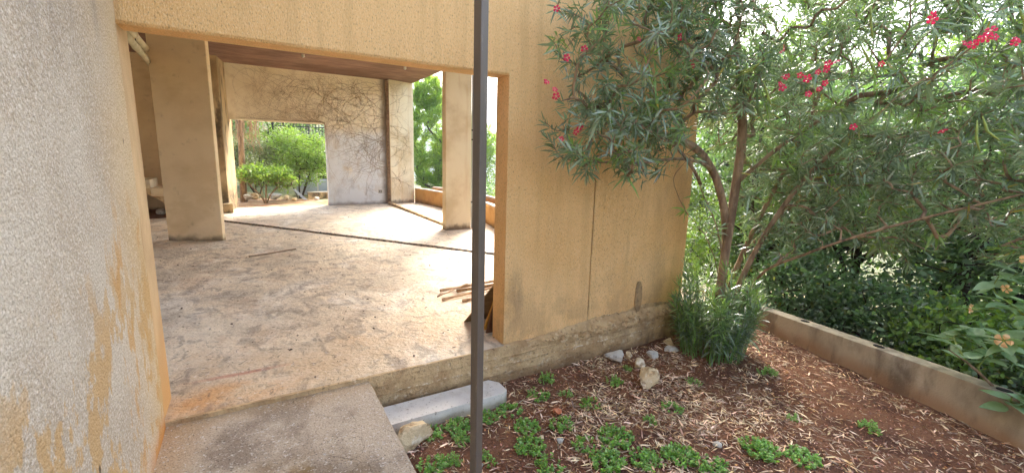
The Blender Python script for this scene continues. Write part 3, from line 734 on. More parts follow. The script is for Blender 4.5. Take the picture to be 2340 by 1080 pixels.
for a, b, r, lb in cn:
    A, B = Vector(a), Vector(b); k = 7
    mb = MB(); mb.tube([A.lerp(B, i / k) + Vector((0, .012 * N(i, a[1], 0, .8), 0)) for i in range(k + 1)], [.78 * r * (1.15 if i % 3 == 0 else 1) for i in range(k + 1)], 8)
    tag(mb.build('cane', M['bark'] if 'brown' in lb else M['cane'], origin=a, smooth=True), lb, 'cane', 'canes on the floor')
def twig(name, label, cat, pts, r, m='dead_twig'):
    mb = MB(); mb.tube(pts, [r * (1 - .5 * i / len(pts)) for i in range(len(pts))], 5)
    return tag(mb.build(name, M[m], origin=pts[0]), label, cat)
twig('twig', 'dark thin twig lying alone on the concrete floor', 'twig', [(-.12, 7.65, .012), (.12, 7.72, .016), (.33, 7.86, .012), (.55, 7.96, .014)], .014)

# garden stones
for lb, p, s, m, sd in (
    ('large tan rock on the soil at the edge of the entrance slab', (.83, 2.62, -.25), (.15, .12, .11), 'rock', 1),
    ('pale cream rock standing alone in the leaf litter', (2.84, 2.42, -.26), (.115, .10, .115), 'rock', 2),
    ('ochre and grey stone behind the pale cream rock', (3.05, 2.72, -.29), (.085, .075, .07), 'rock', 3),
    ('pale grey stone lying against the plinth', (2.93, 2.93, -.28), (.12, .085, .085), 'rock_grey', 4),
    ('flat grey stone between plinth and oleander', (3.36, 2.83, -.31), (.10, .07, .05), 'rock_grey', 5),
    ('small tan stone beside the grey stone at the plinth', (3.12, 2.93, -.31), (.06, .06, .05), 'rock', 6),
    ('flat pale stone at the oleander base', (3.62, 2.82, -.31), (.12, .07, .05), 'rock_grey', 7),
    ('rusty stone half hidden at the oleander foot', (3.74, 2.95, -.31), (.10, .07, .05), 'rock', 8)):
    stone('stone', lb, 'stone', p, s, m, sd, .3 if sd == 1 else sd * 1.3, 'stones in the garden bed')
stone('brick_fragment', 'orange terracotta fragment among the weeds', 'brick', (1.91, 2.47, -.315), (.065, .05, .03), 'terracotta', 12, .4, sub=2)
stone('plaster_chip', 'white plaster chip among the weeds in front of the post', 'chip', (1.72, 2.18, -.32), (.045, .03, .016), 'rock_grey', 13, .9, sub=2)
stone('plaster_chip', 'cream plaster chip on soil beside the orange fragment', 'chip', (1.62, 2.27, -.32), (.04, .028, .02), 'rock', 14, .3, sub=2)
stone('plaster_chip', 'white plaster chip lying right of the slab edge weeds', 'chip', (1.12, 2.22, -.32), (.035, .03, .018), 'rock_grey', 15, 1.3, sub=2)
stone('plaster_chip', 'white chip in the leaf litter near the wide weed patch', 'chip', (2.66, 1.62, -.32), (.05, .04, .022), 'rock_grey', 16, 1.9, sub=2)

# ================================================================== VEGETATION HELPERS
def unit(v): return v / np.maximum(np.linalg.norm(v, axis=-1, keepdims=True), 1e-9)
def leaves(base, dirs, ups, length, width, droop):
    """arrays -> verts (N*6,3) and faces; a leaf is base point, two widths, tip"""
    n = len(base); dirs = unit(dirs); side = unit(np.cross(dirs, ups)); nor = np.cross(side, dirs)
    L = length[:, None]; W = width[:, None] * .5; D = droop[:, None]
    down = np.array((0, 0, -1.0))
    def at(s): return base + dirs * L * s + down * D * L * s * s
    c1, c2 = at(.32), at(.68)
    fold = nor * W * .35
    v = np.stack([base, c1 - side * W + fold, c1 + side * W + fold, c2 - side * W * .85 + fold, c2 + side * W * .85 + fold, at(1.0)], 1).reshape(-1, 3)
    i = (np.arange(n) * 6)[:, None]
    t1 = i + np.array([[0, 2, 1]]); q = i + np.array([[1, 2, 4, 3]]); t2 = i + np.array([[3, 4, 5]])
    f = [tuple(x) for x in t1.tolist()] + [tuple(x) for x in q.tolist()] + [tuple(x) for x in t2.tolist()]
    return v, f
def leaf_obj(name, m, parent, V, F, origin, stuff=True):
    mb = MB(); mb.v = [V]; mb.f = F; mb.n = len(V)
    o = mb.build(name, m, parent, origin=origin, smooth=True)
    if stuff: o['kind'] = 'stuff'
    return o

class Skeleton:
    def __init__(s): s.p = []; s.par = []; s.load = []; s.paths = []
    def limb(s, pts, start=None, step=.12):
        pts = [Vector(p) for p in pts]; path = []
        prev = start
        if start is not None: path.append(start)
        # Catmull-Rom
        P = [pts[0]] + pts + [pts[-1]]
        for i in range(1, len(P) - 2):
            seg = max(2, int((P[i + 1] - P[i]).length / step))
            for q in range(seg if i < len(P) - 3 else seg + 1):
                u = q / seg; a, b, c, d = P[i - 1], P[i], P[i + 1], P[i + 2]
                p = .5 * ((2 * b) + (c - a) * u + (2 * a - 5 * b + 4 * c - d) * u * u + (3 * b - 3 * c + d - a) * u ** 3)
                s.p.append(tuple(p)); s.par.append(prev); s.load.append(0.0); prev = len(s.p) - 1; path.append(prev)
        s.paths.append(path); return path
    def attach(s, tip, climb=.7, step=.12, wander=.12, rg=random):
        A = np.array(s.p); t = np.array(tip)
        dv = t - A; dist = np.linalg.norm(dv, axis=1)
        cost = dist + climb * np.maximum(0, A[:, 2] - t[2] + .1 * dist)
        k = int(np.argmin(cost)); a = Vector(s.p[k]); b = Vector(tip); L = (b - a).length
        par = s.par[k]; tan = (a - Vector(s.p[par])).normalized() if par is not None else Vector((0, 0, 1))
        c = a + (tan * .5 + Vector((0, 0, .25))) * L * .45 + Vector((rg.gauss(0, 1), rg.gauss(0, 1), rg.gauss(0, 1))) * L * wander
        n = max(2, int(L / step)); prev = k; path = [k]
        for i in range(1, n + 1):
            u = i / n; p = a * (1 - u) ** 2 + c * 2 * u * (1 - u) + b * u * u
            s.p.append(tuple(p)); s.par.append(prev); s.load.append(0.0); prev = len(s.p) - 1; path.append(prev)
        s.paths.append(path)
        d = (b - Vector(s.p[path[-2]])).normalized()
        q = prev
        while q is not None: s.load[q] += 1; q = s.par[q]
        return d
    def radius(s, i, r0, ex=.42, rmax=1): return min(rmax, r0 * max(1, s.load[i]) ** ex)
    def tubes(s, r0, ex=.42, rmax=1.0, sides=5, main=0, main_sides=9, cap_by=None):
        """returns (list of MB for the first `main` paths, MB for the rest)"""
        mains = []; rest = MB()
        for k, path in enumerate(s.paths):
            pts = [s.p[i] for i in path]; rad = [s.radius(i, r0, ex, rmax) for i in path]
            if k > 0 and path and len(path) > 1: rad[0] = min(rad[0], rad[1] * 1.25)
            if cap_by and k in cap_by: rad = [min(q, cap_by[k] * (1.2 - .7 * j / len(rad))) for j, q in enumerate(rad)]
            if k < main:
                m_ = MB(); m_.tube(pts, rad, main_sides); mains.append(m_)
            else: rest.tube(pts, rad, sides, cap=False)
        return mains, rest

def in_ellipsoid(c, r, n, rg, shell=.35):
    out = []
    while len(out) < n:
        p = rg.normal(size=3); p /= np.linalg.norm(p); q = (shell + (1 - shell) * rg.random()) ** (1 / 2.0)
        out.append(np.array(c) + p * q * np.array(r))
    return out

def whorl_spray(tip, d, rg, n_wh, spacing, lmin, lmax, wr):
    """whorls of three narrow leaves along the last bit of a shoot"""
    B, D, Uv, L, W, Dr = [], [], [], [], [], []
    d = unit(np.array(d)); a = unit(np.cross(d, rg.normal(size=3))); b = np.cross(d, a); ph = rg.random() * 6
    for w in range(n_wh):
        s = w * spacing; open_ = math.radians(24 + 62 * min(1, w / max(1, n_wh - 1)) + rg.normal() * 6)
        ln = (lmin + (lmax - lmin) * rg.random()) * (.62 if w == 0 else (.85 if w == 1 else 1))
        for j in range(3):
            if rg.random() < .08: continue
            an = ph + w * 1.05 + j * 2.094 + rg.normal() * .2
            rad = a * math.cos(an) + b * math.sin(an)
            dr = d * math.cos(open_) + rad * math.sin(open_)
            B.append(np.array(tip) - d * s + rad * .003); D.append(dr); Uv.append(d + rg.normal(size=3) * .25)
            l = ln * (.65 + .55 * rg.random()); L.append(l); W.append(l * wr * (.85 + .3 * rg.random())); Dr.append(.05 + .55 * rg.random() ** 2 * min(1, w / 3))
    return B, D, Uv, L, W, Dr
class LeafBag:
    def __init__(s): s.a = [[] for _ in range(6)]
    def add(s, parts):
        for x, y in zip(s.a, parts): x.extend(y)
    def arrays(s): return [np.array(x, float) for x in s.a]

CAMP = np.array((0, 0, 1.6))

# ================================================================== OLEANDER
rg = np.random.default_rng(11); rr = random.Random(11)
sk = Skeleton(); OB = (3.92, 2.66, -.34)
stems = [
    [(3.95, 2.62, -.36), (3.84, 2.55, .10), (3.80, 2.52, .55), (3.66, 2.60, .92), (3.50, 2.70, 1.12), (3.36, 2.76, 1.38), (3.37, 2.76, 1.50), (3.52, 2.72, 1.66)],
    [(3.98, 2.66, -.36), (3.90, 2.60, .15), (3.90, 2.56, .62), (3.82, 2.60, 1.0), (3.62, 2.68, 1.38), (3.66, 2.70, 1.62), (3.85, 2.66, 1.85), (4.10, 2.55, 2.15)],
    [(4.02, 2.62, -.36), (3.98, 2.58, .30), (3.94, 2.58, .95), (3.88, 2.64, 1.32), (3.78, 2.70, 1.55), (3.55, 2.74, 1.74), (3.10, 2.80, 1.84), (2.62, 2.82, 1.92)],
    [(3.92, 2.58, -.36), (3.86, 2.52, .25), (3.92, 2.54, .85), (4.02, 2.58, 1.40), (4.06, 2.60, 1.85), (3.98, 2.62, 2.3), (3.80, 2.62, 2.8)],
    [(4.08, 2.60, -.36), (4.12, 2.52, .30), (4.25, 2.36, .95), (4.50, 2.15, 1.55), (4.85, 1.85, 2.05), (5.2, 1.5, 2.5)],
    [(4.10, 2.68, -.36), (4.22, 2.62, .45), (4.50, 2.55, 1.15), (4.85, 2.45, 1.9), (5.1, 2.4, 2.7)],
    [(4.05, 2.54, -.36), (4.16, 2.36, .48), (4.12, 1.92, .84), (4.20, 1.46, 1.12), (4.45, .95, 1.38), (4.7, .5, 1.6)],
    [(4.12, 2.72, -.36), (4.45, 2.75, .5), (5.0, 2.5, 1.2), (5.5, 2.0, 1.7)],
    [(3.80, 2.69, 1.52), (3.50, 2.62, 1.60), (3.05, 2.55, 1.62), (2.55, 2.50, 1.56)],
    [(3.62, 2.68, 1.40), (3.35, 2.55, 1.52), (2.95, 2.45, 1.72), (2.45, 2.40, 1.86)],
    [(4.02, 2.59, 1.40), (4.25, 2.35, 1.75), (4.40, 2.1, 2.0), (4.45, 1.8, 2.3)],
]
CAP = {4: .026, 5: .026, 7: .02, 6: .013, 8: .014, 9: .014, 10: .018}
for st in stems: sk.limb(st)
NM = len(stems)
tips = []
def wallok(p): return p[1] < 3.02 or p[0] > 4.25
tips += [p for p in in_ellipsoid((2.95, 2.55, 2.42), (1.15, .52, .70), 330, rg) if wallok(p)]
tips += [p for p in in_ellipsoid((2.36, 2.58, 1.78), (.62, .36, .36), 95, rg) + in_ellipsoid((3.2, 2.6, 1.6), (.3, .3, .16), 12, rg) if wallok(p)]
tips += [p for p in in_ellipsoid((3.45, 2.45, 2.85), (.85, .6, .75), 230, rg) if wallok(p)]
tips += [p for p in in_ellipsoid((4.75, 1.9, 2.35), (1.05, 1.8, 1.0), 1050, rg, .2) if wallok(p)]
tips += [p for p in in_ellipsoid((5.0, 1.5, 1.55), (.85, 1.55, .8), 560, rg, .2) if wallok(p)]
tips += [p for p in in_ellipsoid((4.6, 2.2, 3.3), (1.2, 1.5, .6), 330, rg, .25) if wallok(p)]
tips += [p for p in in_ellipsoid((4.3, 2.3, 1.25), (.5, .55, .5), 100, rg, .25) if wallok(p)]
tips += [p for p in in_ellipsoid((3.72, 2.62, 1.12), (.26, .22, .42), 22, rg, .25) if wallok(p)]
tips = [p for p in tips if np.linalg.norm(p - CAMP) > 2.9 and p[2] > .75 and not (3.15 < p[0] < 4.15 and p[2] < 1.98 and p[1] < 2.78 and rg.random() < .82) and not (3.95 < p[0] < 4.5 and p[1] > 2.2 and p[2] > 2.6)]
tips.sort(key=lambda p: min(np.linalg.norm(p - np.array(q)) for q in sk.p[::3]))
bag = LeafBag(); bag_young = LeafBag()
for p in tips:
    d = sk.attach(p, rg=rr)
    out = np.array(d) + np.array((0, 0, .25)) + rg.normal(size=3) * .25
    if rg.random() < .13: out = out + np.array((0, 0, -1.2))
    tgt = bag_young if rg.random() < (.16 if p[0] < 3.9 else .09) else bag
    tgt.add(whorl_spray(p, out, rg, int(5 + 6 * rg.random()), .022, .08, .14, .12))
# upright suckers around the foot
suck = MB()
for i in range(190):
    a = rg.random() * 6.28; r_ = .42 * math.sqrt(rg.random()); b = Vector((3.96 + r_ * math.cos(a) * .78, 2.60 + r_ * math.sin(a) * .7, -.33))
    if b.y > 3.0: b.y = 2.98
    h = .36 + .80 * rg.random() * (1 - .62 * r_ / .42); lean = Vector((math.cos(a) * .34 * rg.random(), math.sin(a) * .3 * rg.random(), 0)) * (h * .9)
    tip = b + lean + Vector((0, 0, h)); tip.y = min(tip.y, 3.0)
    mid = b.lerp(tip, .5) + Vector((0, 0, .04)); suck.tube([b, mid, tip], [.005, .004, .002], 4, cap=False)
    d = np.array(tip - mid)
    (bag if i % 2 else bag_young).add(whorl_spray(tip, d, rg, int(7 + 7 * rg.random()), .032, .085, .15, .105))
    if h > .45: bag.add(whorl_spray(np.array(mid), d, rg, 5, .03, .09, .14, .10))
t = thing('oleander', 'large flowering oleander with bare twisted stems in front of the ochre wall', 'shrub', OB)
mains, rest = sk.tubes(.0030, .46, .042, 5, main=NM, cap_by=CAP)
for m_ in mains: child_of(m_, 'stem', M['bark'], t, smooth=True)
o = child_of(rest, 'twigs', M['bark'], t, smooth=True); o['kind'] = 'stuff'
o = child_of(suck, 'sucker_stems', M['oleander_young'], t, smooth=True); o['kind'] = 'stuff'
# the 300 leaves that show largest are pieces of their own, the rest one crown
Bs, Ds, Us, Ls, Ws, Drs = bag.arrays()
size = Ls / np.linalg.norm(Bs - CAMP, axis=1)
fwd_n = np.array(fwd); vis = ((Bs - CAMP) @ fwd_n) / np.linalg.norm(Bs - CAMP, axis=1) > .66
order = np.argsort(-(size * vis)); top = order[:300]; restI = order[300:]
V, F = leaves(Bs[restI], Ds[restI], Us[restI], Ls[restI], Ws[restI], Drs[restI])
leaf_obj('crown', M['oleander_leaf'], t, V, F, OB)
V, F = leaves(*bag_young.arrays()); leaf_obj('young_leaves', M['oleander_young'], t, V, F, OB)
for i in top:
    V, F = leaves(Bs[i:i + 1], Ds[i:i + 1], Us[i:i + 1], Ls[i:i + 1], Ws[i:i + 1], Drs[i:i + 1])
    o = leaf_obj('leaf', M['oleander_leaf'], t, V - Bs[i], F, (0, 0, 0), False); o.location = Vector(Bs[i]) - Vector(OB)
# flowers
def flower_mesh():
    mb = MB()
    for j in range(5):
        a = 2 * math.pi * j / 5
        c, s_ = math.cos(a), math.sin(a)
        pts = [(.004, 0, 0), (.015, -.008, .005), (.015, .008, .005), (.027, -.013, .004), (.027, .013, .006), (.034, -.004, .001), (.033, .008, .002)]
        mb.add([(x * c - y * s_, x * s_ + y * c, z) for x, y, z in pts], [(0, 1, 2), (1, 3, 4, 2), (3, 5, 6, 4)])
    me = bpy.data.meshes.new('flower'); me.from_pydata(np.concatenate(mb.v).tolist(), [], mb.f); me.materials.append(M['flower'])
    return me
FM = flower_mesh()
mb = MB(); mb.tube([(0, 0, 0), (0, 0, .006), (0, 0, .009)], [.006, .005, .001], 6)
FE = bpy.data.meshes.new('flower_eye'); FE.from_pydata(np.concatenate(mb.v).tolist(), [], mb.f); FE.materials.append(M['flower_eye'])
FL = [(1.735, 2.45, 2.53, 2), (1.747, 2.45, 2.041, 3), (1.682, 2.45, 2.083, 3), (1.969, 2.45, 1.817, 3), (1.817, 2.45, 1.728, 2), (1.831, 2.45, 2.249, 2), (1.973, 2.45, 2.323, 2), (3.061, 2.45, 2.391, 3), (2.902, 2.45, 2.536, 2), (3.205, 2.45, 2.702, 2), (2.467, 2.45, 2.456, 2), (3.332, 1.59, 2.256, 3), (3.334, 1.599, 2.221, 3), (3.237, 1.797, 2.196, 3), (3.227, 1.83, 2.15, 3), (3.274, 1.728, 2.199, 3), (3.318, 1.682, 2.075, 1), (3.347, 1.602, 2.14, 3), (3.445, 1.339, 2.232, 1), (3.188, 1.817, 2.373, 3), (3.557, 0.966, 2.29, 3), (3.565, 0.919, 2.314, 3), (3.573, 0.887, 2.316, 3), (3.598, 0.81, 2.277, 3), (3.598, 1.033, 1.818, 1), (3.453, 1.441, 1.854, 1), (3.471, 1.138, 2.448, 3)]
for (x, y, z, n_) in FL:
    for q in range((n_ + 1) // 2):
        o = bpy.data.objects.new('flower', FM); COL.objects.link(o); o.parent = t
        off = Vector((rr.gauss(0, .022), rr.gauss(0, .022), rr.gauss(0, .022))) if q else Vector((0, 0, 0))
        p = Vector((x, y, z)) + off; o.location = p - Vector(OB)
        nv = (Vector((0, 0, 1.6)) - p).normalized() + Vector((rr.gauss(0, .5), rr.gauss(0, .5), .3 + rr.gauss(0, .4)))
        o.rotation_euler = nv.to_track_quat('Z', 'Y').to_euler(); sc_ = .55 + .32 * rr.random(); o.scale = (sc_,) * 3
        e = bpy.data.objects.new('flower_eye', FE); COL.objects.link(e); e.parent = o
# seed pods
PODS = [((3.33, 1.426, 2.351), (3.406, 1.335, 2.152)), ((3.297, 1.385, 2.55), (3.351, 1.368, 2.368)), ((3.213, 1.943, 2.183), (3.272, 1.891, 2.002)), ((3.583, 0.873, 1.896), (3.614, 0.781, 1.751)), ((3.581, 0.89, 1.873), (3.599, 0.854, 1.69)), ((2.36, 3.25, 2.424), (2.531, 3.109, 2.458)), ((2.842, 2.739, 2.247), (2.959, 2.614, 2.243)), ((3.175, 2.177, 2.225), (3.262, 2.007, 2.334)), ((3.421, 0.78, 2.407), (3.452, 0.759, 2.282)), ((3.202, 2.128, 2.253), (3.246, 2.043, 2.307))]
for a, b in PODS:
    A, B = Vector(a), Vector(b); m_ = A.lerp(B, .5) + Vector((rr.gauss(0, .012), rr.gauss(0, .012), -.012))
    mb = MB(); mb.tube([A, A.lerp(m_, .5), m_, m_.lerp(B, .6), B], [.003, .0065, .0075, .0055, .001], 6)
    child_of(mb, 'seed_pod', M['pod'], t, smooth=True)

# ================================================================== TREES AND SHRUBS
def leafy_tree(name, label, cat, base, limbs, crowns, ntips, lm, leaf, per, bark='dark_bark', r0=.006, seed=1, spread=.2, wr=.45, group=None, rmax=.2, step=.2, up=.2, droop=.25, shell=.3, zmin=-9):
    rg = np.random.default_rng(seed); rr = random.Random(seed)
    sk = Skeleton()
    for lb in limbs: sk.limb([tuple(np.array(base) + np.array(p)) for p in lb], step=step)
    nm = len(limbs); tot = sum(c[1][0] * c[1][1] * c[1][2] for c in crowns); tips = []
    for c, r in crowns:
        k = max(4, int(ntips * r[0] * r[1] * r[2] / tot))
        tips += in_ellipsoid(np.array(base) + np.array(c), r, k, rg, shell)
    tips = [p for p in tips if p[2] > base[2] + zmin]
    tips.sort(key=lambda p: np.linalg.norm(p - np.array(sk.p[len(sk.p) // 2])))
    Bs, Ds, Us = [], [], []
    for p in tips:
        d = np.array(sk.attach(p, rg=rr, step=step))
        n_ = int(per * (.6 + .8 * rg.random()))
        off = rg.normal(size=(n_, 3)) * spread * np.array((1, 1, .6))
        Bs.append(p + off); dd = d + rg.normal(size=(n_, 3)) * .8 + np.array((0, 0, up)); Ds.append(dd); Us.append(np.array((0, 0, 1.0)) + rg.normal(size=(n_, 3)) * .6)
    Bs = np.concatenate(Bs); Ds = np.concatenate(Ds); Us = np.concatenate(Us); n = len(Bs)
    L = leaf * (.65 + .7 * rg.random(n)); V, F = leaves(Bs, Ds, Us, L, L * wr * (.8 + .4 * rg.random(n)), droop * rg.random(n))
    t = thing(name, label, cat, base, group)
    mains, rest = sk.tubes(r0, .4, rmax, 4, main=nm, main_sides=7)
    for m_ in mains: child_of(m_, 'trunk', M[bark], t, smooth=True)
    o = child_of(rest, 'branches', M[bark], t, smooth=True); o['kind'] = 'stuff'
    leaf_obj('crown', M[lm], t, V, F, base)
    return t
def gz(x, y): return terrain_h(x, y) - .05
G1 = 'dark trees beyond the garden parapet'
leafy_tree('broadleaf_tree', 'dark tree with thick trunk directly beyond the middle of the garden parapet', 'tree', (7.3, 2.75, gz(7.3, 2.75)),
    [[(0, 0, 0), (.02, 0, .9), (.12, .05, 1.8), (.1, -.1, 2.8)], [(.1, 0, 1.4), (.5, -.6, 2.0), (.8, -1.3, 2.4)], [(.1, .05, 1.7), (-.2, .6, 2.3), (-.3, 1.0, 2.9)]],
    [((.2, 0, 2.9), (1.3, 1.6, 1.2)), ((.4, -1.5, 2.1), (.9, 1.1, .9)), ((0, .9, 1.6), (.7, .9, .8)), ((-.2, -.5, 1.3), (.5, 1.3, .6))], 330, 'tree_leaf', .075, 62, seed=21, group=G1, r0=.008, rmax=.11)
leafy_tree('broadleaf_tree', 'dark spreading tree with a sloping limb behind the broad leaved shrub', 'tree', (8.3, .6, gz(8.3, .6)),
    [[(0, 0, 0), (0, .1, 1.2), (.1, .3, 2.4), (.2, .2, 3.4)], [(0, .1, 2.2), (-.3, 1.0, 2.35), (-.55, 1.9, 2.55)], [(0, .1, 1.6), (.1, -.7, 2.3)]],
    [((0, .2, 3.4), (1.3, 1.7, 1.3)), ((-.4, .9, 2.0), (.8, 1.2, .8)), ((-.3, -.6, 2.1), (1.0, 1.1, 1.0)), ((-.5, .4, 1.2), (.5, 1.3, .5))], 330, 'tree_leaf', .075, 62, seed=22, group=G1, r0=.008, rmax=.11)
leafy_tree('broadleaf_tree', 'tall dark tree behind the oleander beside the end of the front wall', 'tree', (9.3, 5.4, gz(9.3, 5.4)),
    [[(0, 0, 0), (0, 0, 1.5), (.1, .1, 3.2), (.0, .2, 4.6)], [(0, 0, 1.8), (.5, -.8, 2.8), (.7, -1.2, 3.8)]],
    [((0, 0, 4.3), (1.5, 1.7, 1.7)), ((0, -.8, 2.4), (1.2, 1.4, 1.0))], 300, 'tree_leaf', .085, 60, seed=23, group=G1, r0=.009, rmax=.13)
leafy_tree('broadleaf_tree', 'tall pale green tree farther down the slope beyond the dark trees', 'tree', (12.5, 3.0, gz(12.5, 3.0)),
    [[(0, 0, 0), (0, 0, 2), (.1, .1, 4), (.0, .2, 6)], [(0, 0, 2.5), (.5, -1.2, 3.8), (.7, -1.8, 5)]],
    [((0, 0, 5.4), (2.0, 2.4, 2.0)), ((0, -.8, 3.2), (1.8, 2.2, 1.4))], 300, 'bright_leaf', .11, 60, seed=24, r0=.01, rmax=.15, spread=.3)
leafy_tree('broadleaf_tree', 'pale green tree at the far edge of view behind the dark trees', 'tree', (12.0, -1.6, gz(12, -1.6)),
    [[(0, 0, 0), (0, 0, 2), (.1, .1, 4), (.0, .2, 6)], [(0, 0, 2.5), (.5, 1.2, 3.8), (.7, 1.8, 5)]],
    [((0, 0, 5.0), (2.0, 2.4, 2.0)), ((0, .8, 3.0), (1.8, 2.2, 1.4))], 290, 'bright_leaf', .11, 56, seed=25, r0=.01, rmax=.15, spread=.3)
leafy_tree('broadleaf_tree', 'slender dark tree close behind the oleander stems', 'tree', (6.7, 3.9, gz(6.7, 3.9)),
    [[(0, 0, 0), (.05, .05, 1.2), (0, .1, 2.4), (.1, .1, 3.4)], [(.02, .02, .9), (.3, -.5, 1.7), (.4, -.8, 2.3)]],
    [((0, 0, 3.0), (.9, 1.0, 1.2)), ((.1, -.3, 1.6), (.8, .9, .8))], 190, 'tree_leaf', .075, 56, seed=26, group=G1, r0=.007, rmax=.07)
leafy_tree('broadleaf_tree', 'bushy dark tree between the thick trunk tree and the broad leaved shrub', 'tree', (7.0, 1.5, gz(7.0, 1.5)),
    [[(0, 0, 0), (.05, .05, 1.0), (0, .1, 1.9), (.1, .1, 2.8)], [(.02, .02, .7), (.3, -.5, 1.5), (.4, -.8, 2.0)]],
    [((0, 0, 2.5), (.9, 1.1, 1.1)), ((0, -.2, 1.3), (.8, 1.0, .7))], 150, 'tree_leaf', .075, 50, seed=27, group=G1, r0=.007, rmax=.07)
leafy_tree('broadleaf_tree', 'light green tree at the picture edge behind the broad leaved shrub', 'tree', (7.2, -.2, gz(7.2, -.2)),
    [[(0, 0, 0), (.05, .05, 1.2), (0, .1, 2.4), (.1, .1, 3.6)], [(.02, .02, .9), (.3, -.5, 1.7), (.4, -.8, 2.3)]],
    [((0, 0, 3.4), (1.0, 1.2, 1.5)), ((0, -.2, 1.6), (.9, 1.0, .9))], 240, 'bright_leaf', .08, 52, seed=28, group=G1, r0=.007, rmax=.07)
leafy_tree('broadleaf_tree', 'light green tree filling the gap between front wall end and oleander stems', 'tree', (9.0, 6.5, gz(9.0, 6.5)),
    [[(0, 0, 0), (.05, .05, 1.4), (0, .1, 2.8), (.1, .1, 4.0)], [(.02, .02, 1.2), (.4, -.5, 2.2), (.5, -.8, 3.0)], [(.02, .02, 1.0), (-.4, .5, 2.0), (-.5, .7, 2.8)]],
    [((0, 0, 3.4), (1.2, 1.3, 1.5)), ((0, 0, 1.8), (1.1, 1.2, 1.0))], 260, 'bright_leaf', .085, 52, seed=29, r0=.007, rmax=.08)
G2 = 'low shrubs beyond the garden parapet'
for i, (x, y, rx, ry, h, lm, lb) in enumerate((
    (6.0, 2.75, .5, .6, 1.1, 'tree_leaf', 'dark low shrub beyond the parapet nearest the oleander'),
    (6.05, 1.9, .5, .55, .95, 'tree_leaf', 'dark low shrub beyond the parapet under the dark tree trunk'),
    (5.85, 1.15, .45, .5, .9, 'bright_leaf', 'light green low shrub beyond the middle of the parapet'),
    (5.75, .45, .45, .5, .95, 'tree_leaf', 'dark low shrub beyond the parapet under the broad leaved shrub'),
    (7.0, 4.6, .8, .8, 2.0, 'bright_leaf', 'bright backlit shrub seen past the end of the front wall'),
    (6.6, -.5, .6, .8, 1.5, 'tree_leaf', 'dark low shrub at the near end of the parapet'))):
    g = gz(x, y); leafy_tree('shrub', lb, 'shrub', (x, y, g), [[(0, 0, 0), (.03, .02, h * .35), (.05, 0, h * .7)], [(.05, .05, 0), (-.1, .12, h * .4), (-.2, .2, h * .75)], [(0, -.05, 0), (.1, -.12, h * .4), (.15, -.3, h * .7)]],
        [((0, 0, h * .58), (rx, ry, h * .5))], 120, lm, .065, 52, seed=60 + i, group=G2, r0=.004, rmax=.03, spread=.13)

# pines past the terrace
def pine(label, base, H, crown, seed, ntips=230, tuft=46, blade=.17, group='pine trees beyond the terrace'):
    rg = np.random.default_rng(seed); rr = random.Random(seed); sk = Skeleton(); b = np.array(base)
    sk.limb([b, b + (.1, .05, H * .35), b + (.05, .2, H * .7), b + (.15, .15, H)], step=.4)
    tips = []
    for c, r, k in crown: tips += in_ellipsoid(b + np.array(c), r, int(ntips * k), rg, .3)
    tips.sort(key=lambda p: p[2]); Bs, Ds, Us = [], [], []
    for p in tips:
        d = np.array(sk.attach(p, climb=.2, rg=rr, step=.4)) + np.array((0, 0, .5))
        off = rg.random((tuft, 1)) * -.35
        Bs.append(p + unit(d) * off + rg.normal(size=(tuft, 3)) * .05); Ds.append(unit(d) * .9 + rg.normal(size=(tuft, 3)) * .55); Us.append(rg.normal(size=(tuft, 3)))
    Bs = np.concatenate(Bs); n = len(Bs); L = blade * (.7 + .6 * rg.random(n))
    V, F = leaves(Bs, np.concatenate(Ds), np.concatenate(Us), L, L * .10, np.zeros(n))
    t = thing('pine_tree', label, 'tree', base, group)
    mains, rest = sk.tubes(.005, .42, .14, 4, main=1, main_sides=8)
    child_of(mains[0], 'trunk', M['dark_bark'], t, smooth=True)
    o = child_of(rest, 'branches', M['dark_bark'], t, smooth=True); o['kind'] = 'stuff'
    leaf_obj('crown', M['pine_leaf'], t, V, F, base)
pine('bright green pine tree seen between corner pier and pale pillar', (7.4, 19.5, gz(7.4, 19.5)), 6.2, [((0, 0, 3.6), (1.7, 1.6, 2.2), .6), ((-.5, -.2, 5.4), (.7, .8, .9), .15), ((.2, -.4, 1.9), (1.5, 1.3, 1.0), .3)], 31, 560, 60, .24)
pine('tall bright pine tree behind the pale pillar', (9.6, 21.5, gz(9.6, 21.5)), 6.4, [((0, 0, 4.0), (1.7, 1.6, 1.8), .7), ((.1, 0, 2.2), (1.3, 1.2, .8), .3)], 32, 420, 60, .24)
leafy_tree('broadleaf_tree', 'round dark green tree seen between steel post and front wall', 'tree', (11.6, 21.5, gz(11.6, 21.5)), [[(0, 0, 0), (0, 0, 2), (.1, 0, 3.6)], [(0, 0, 1.6), (.5, .2, 2.6)]],
    [((0, 0, 3.6), (1.5, 1.5, 1.5))], 130, 'bright_leaf', .12, 36, seed=33, r0=.01, spread=.3)
for i, (x, y, h, r_, lm, lb) in enumerate(((6.5, 14.3, 1.3, .7, 'bright_leaf', 'leafy shrub low beyond the terrace parapet near the corner pier'), (6.9, 11.6, 1.6, .8, 'bright_leaf', 'yellow green shrub beyond the terrace parapet behind the steel post'), (7.1, 9.0, 1.9, .8, 'bright_leaf', 'yellow green shrub beyond the terrace beside the front wall'), (7.8, 16.2, 1.9, .9, 'tree_leaf', 'dark shrub under the bright green pine tree'))):
    leafy_tree('shrub', lb, 'shrub', (x, y, gz(x, y)), [[(0, 0, 0), (.03, .02, h * .4), (.05, 0, h * .8)], [(.05, .05, 0), (-.1, .2, h * .4), (-.2, .3, h * .75)]], [((0, 0, h * .62), (r_, r_, h * .5))], 80, lm, .085, 38, seed=80 + i, r0=.005, rmax=.04, spread=.16, group='shrubs beyond the terrace')

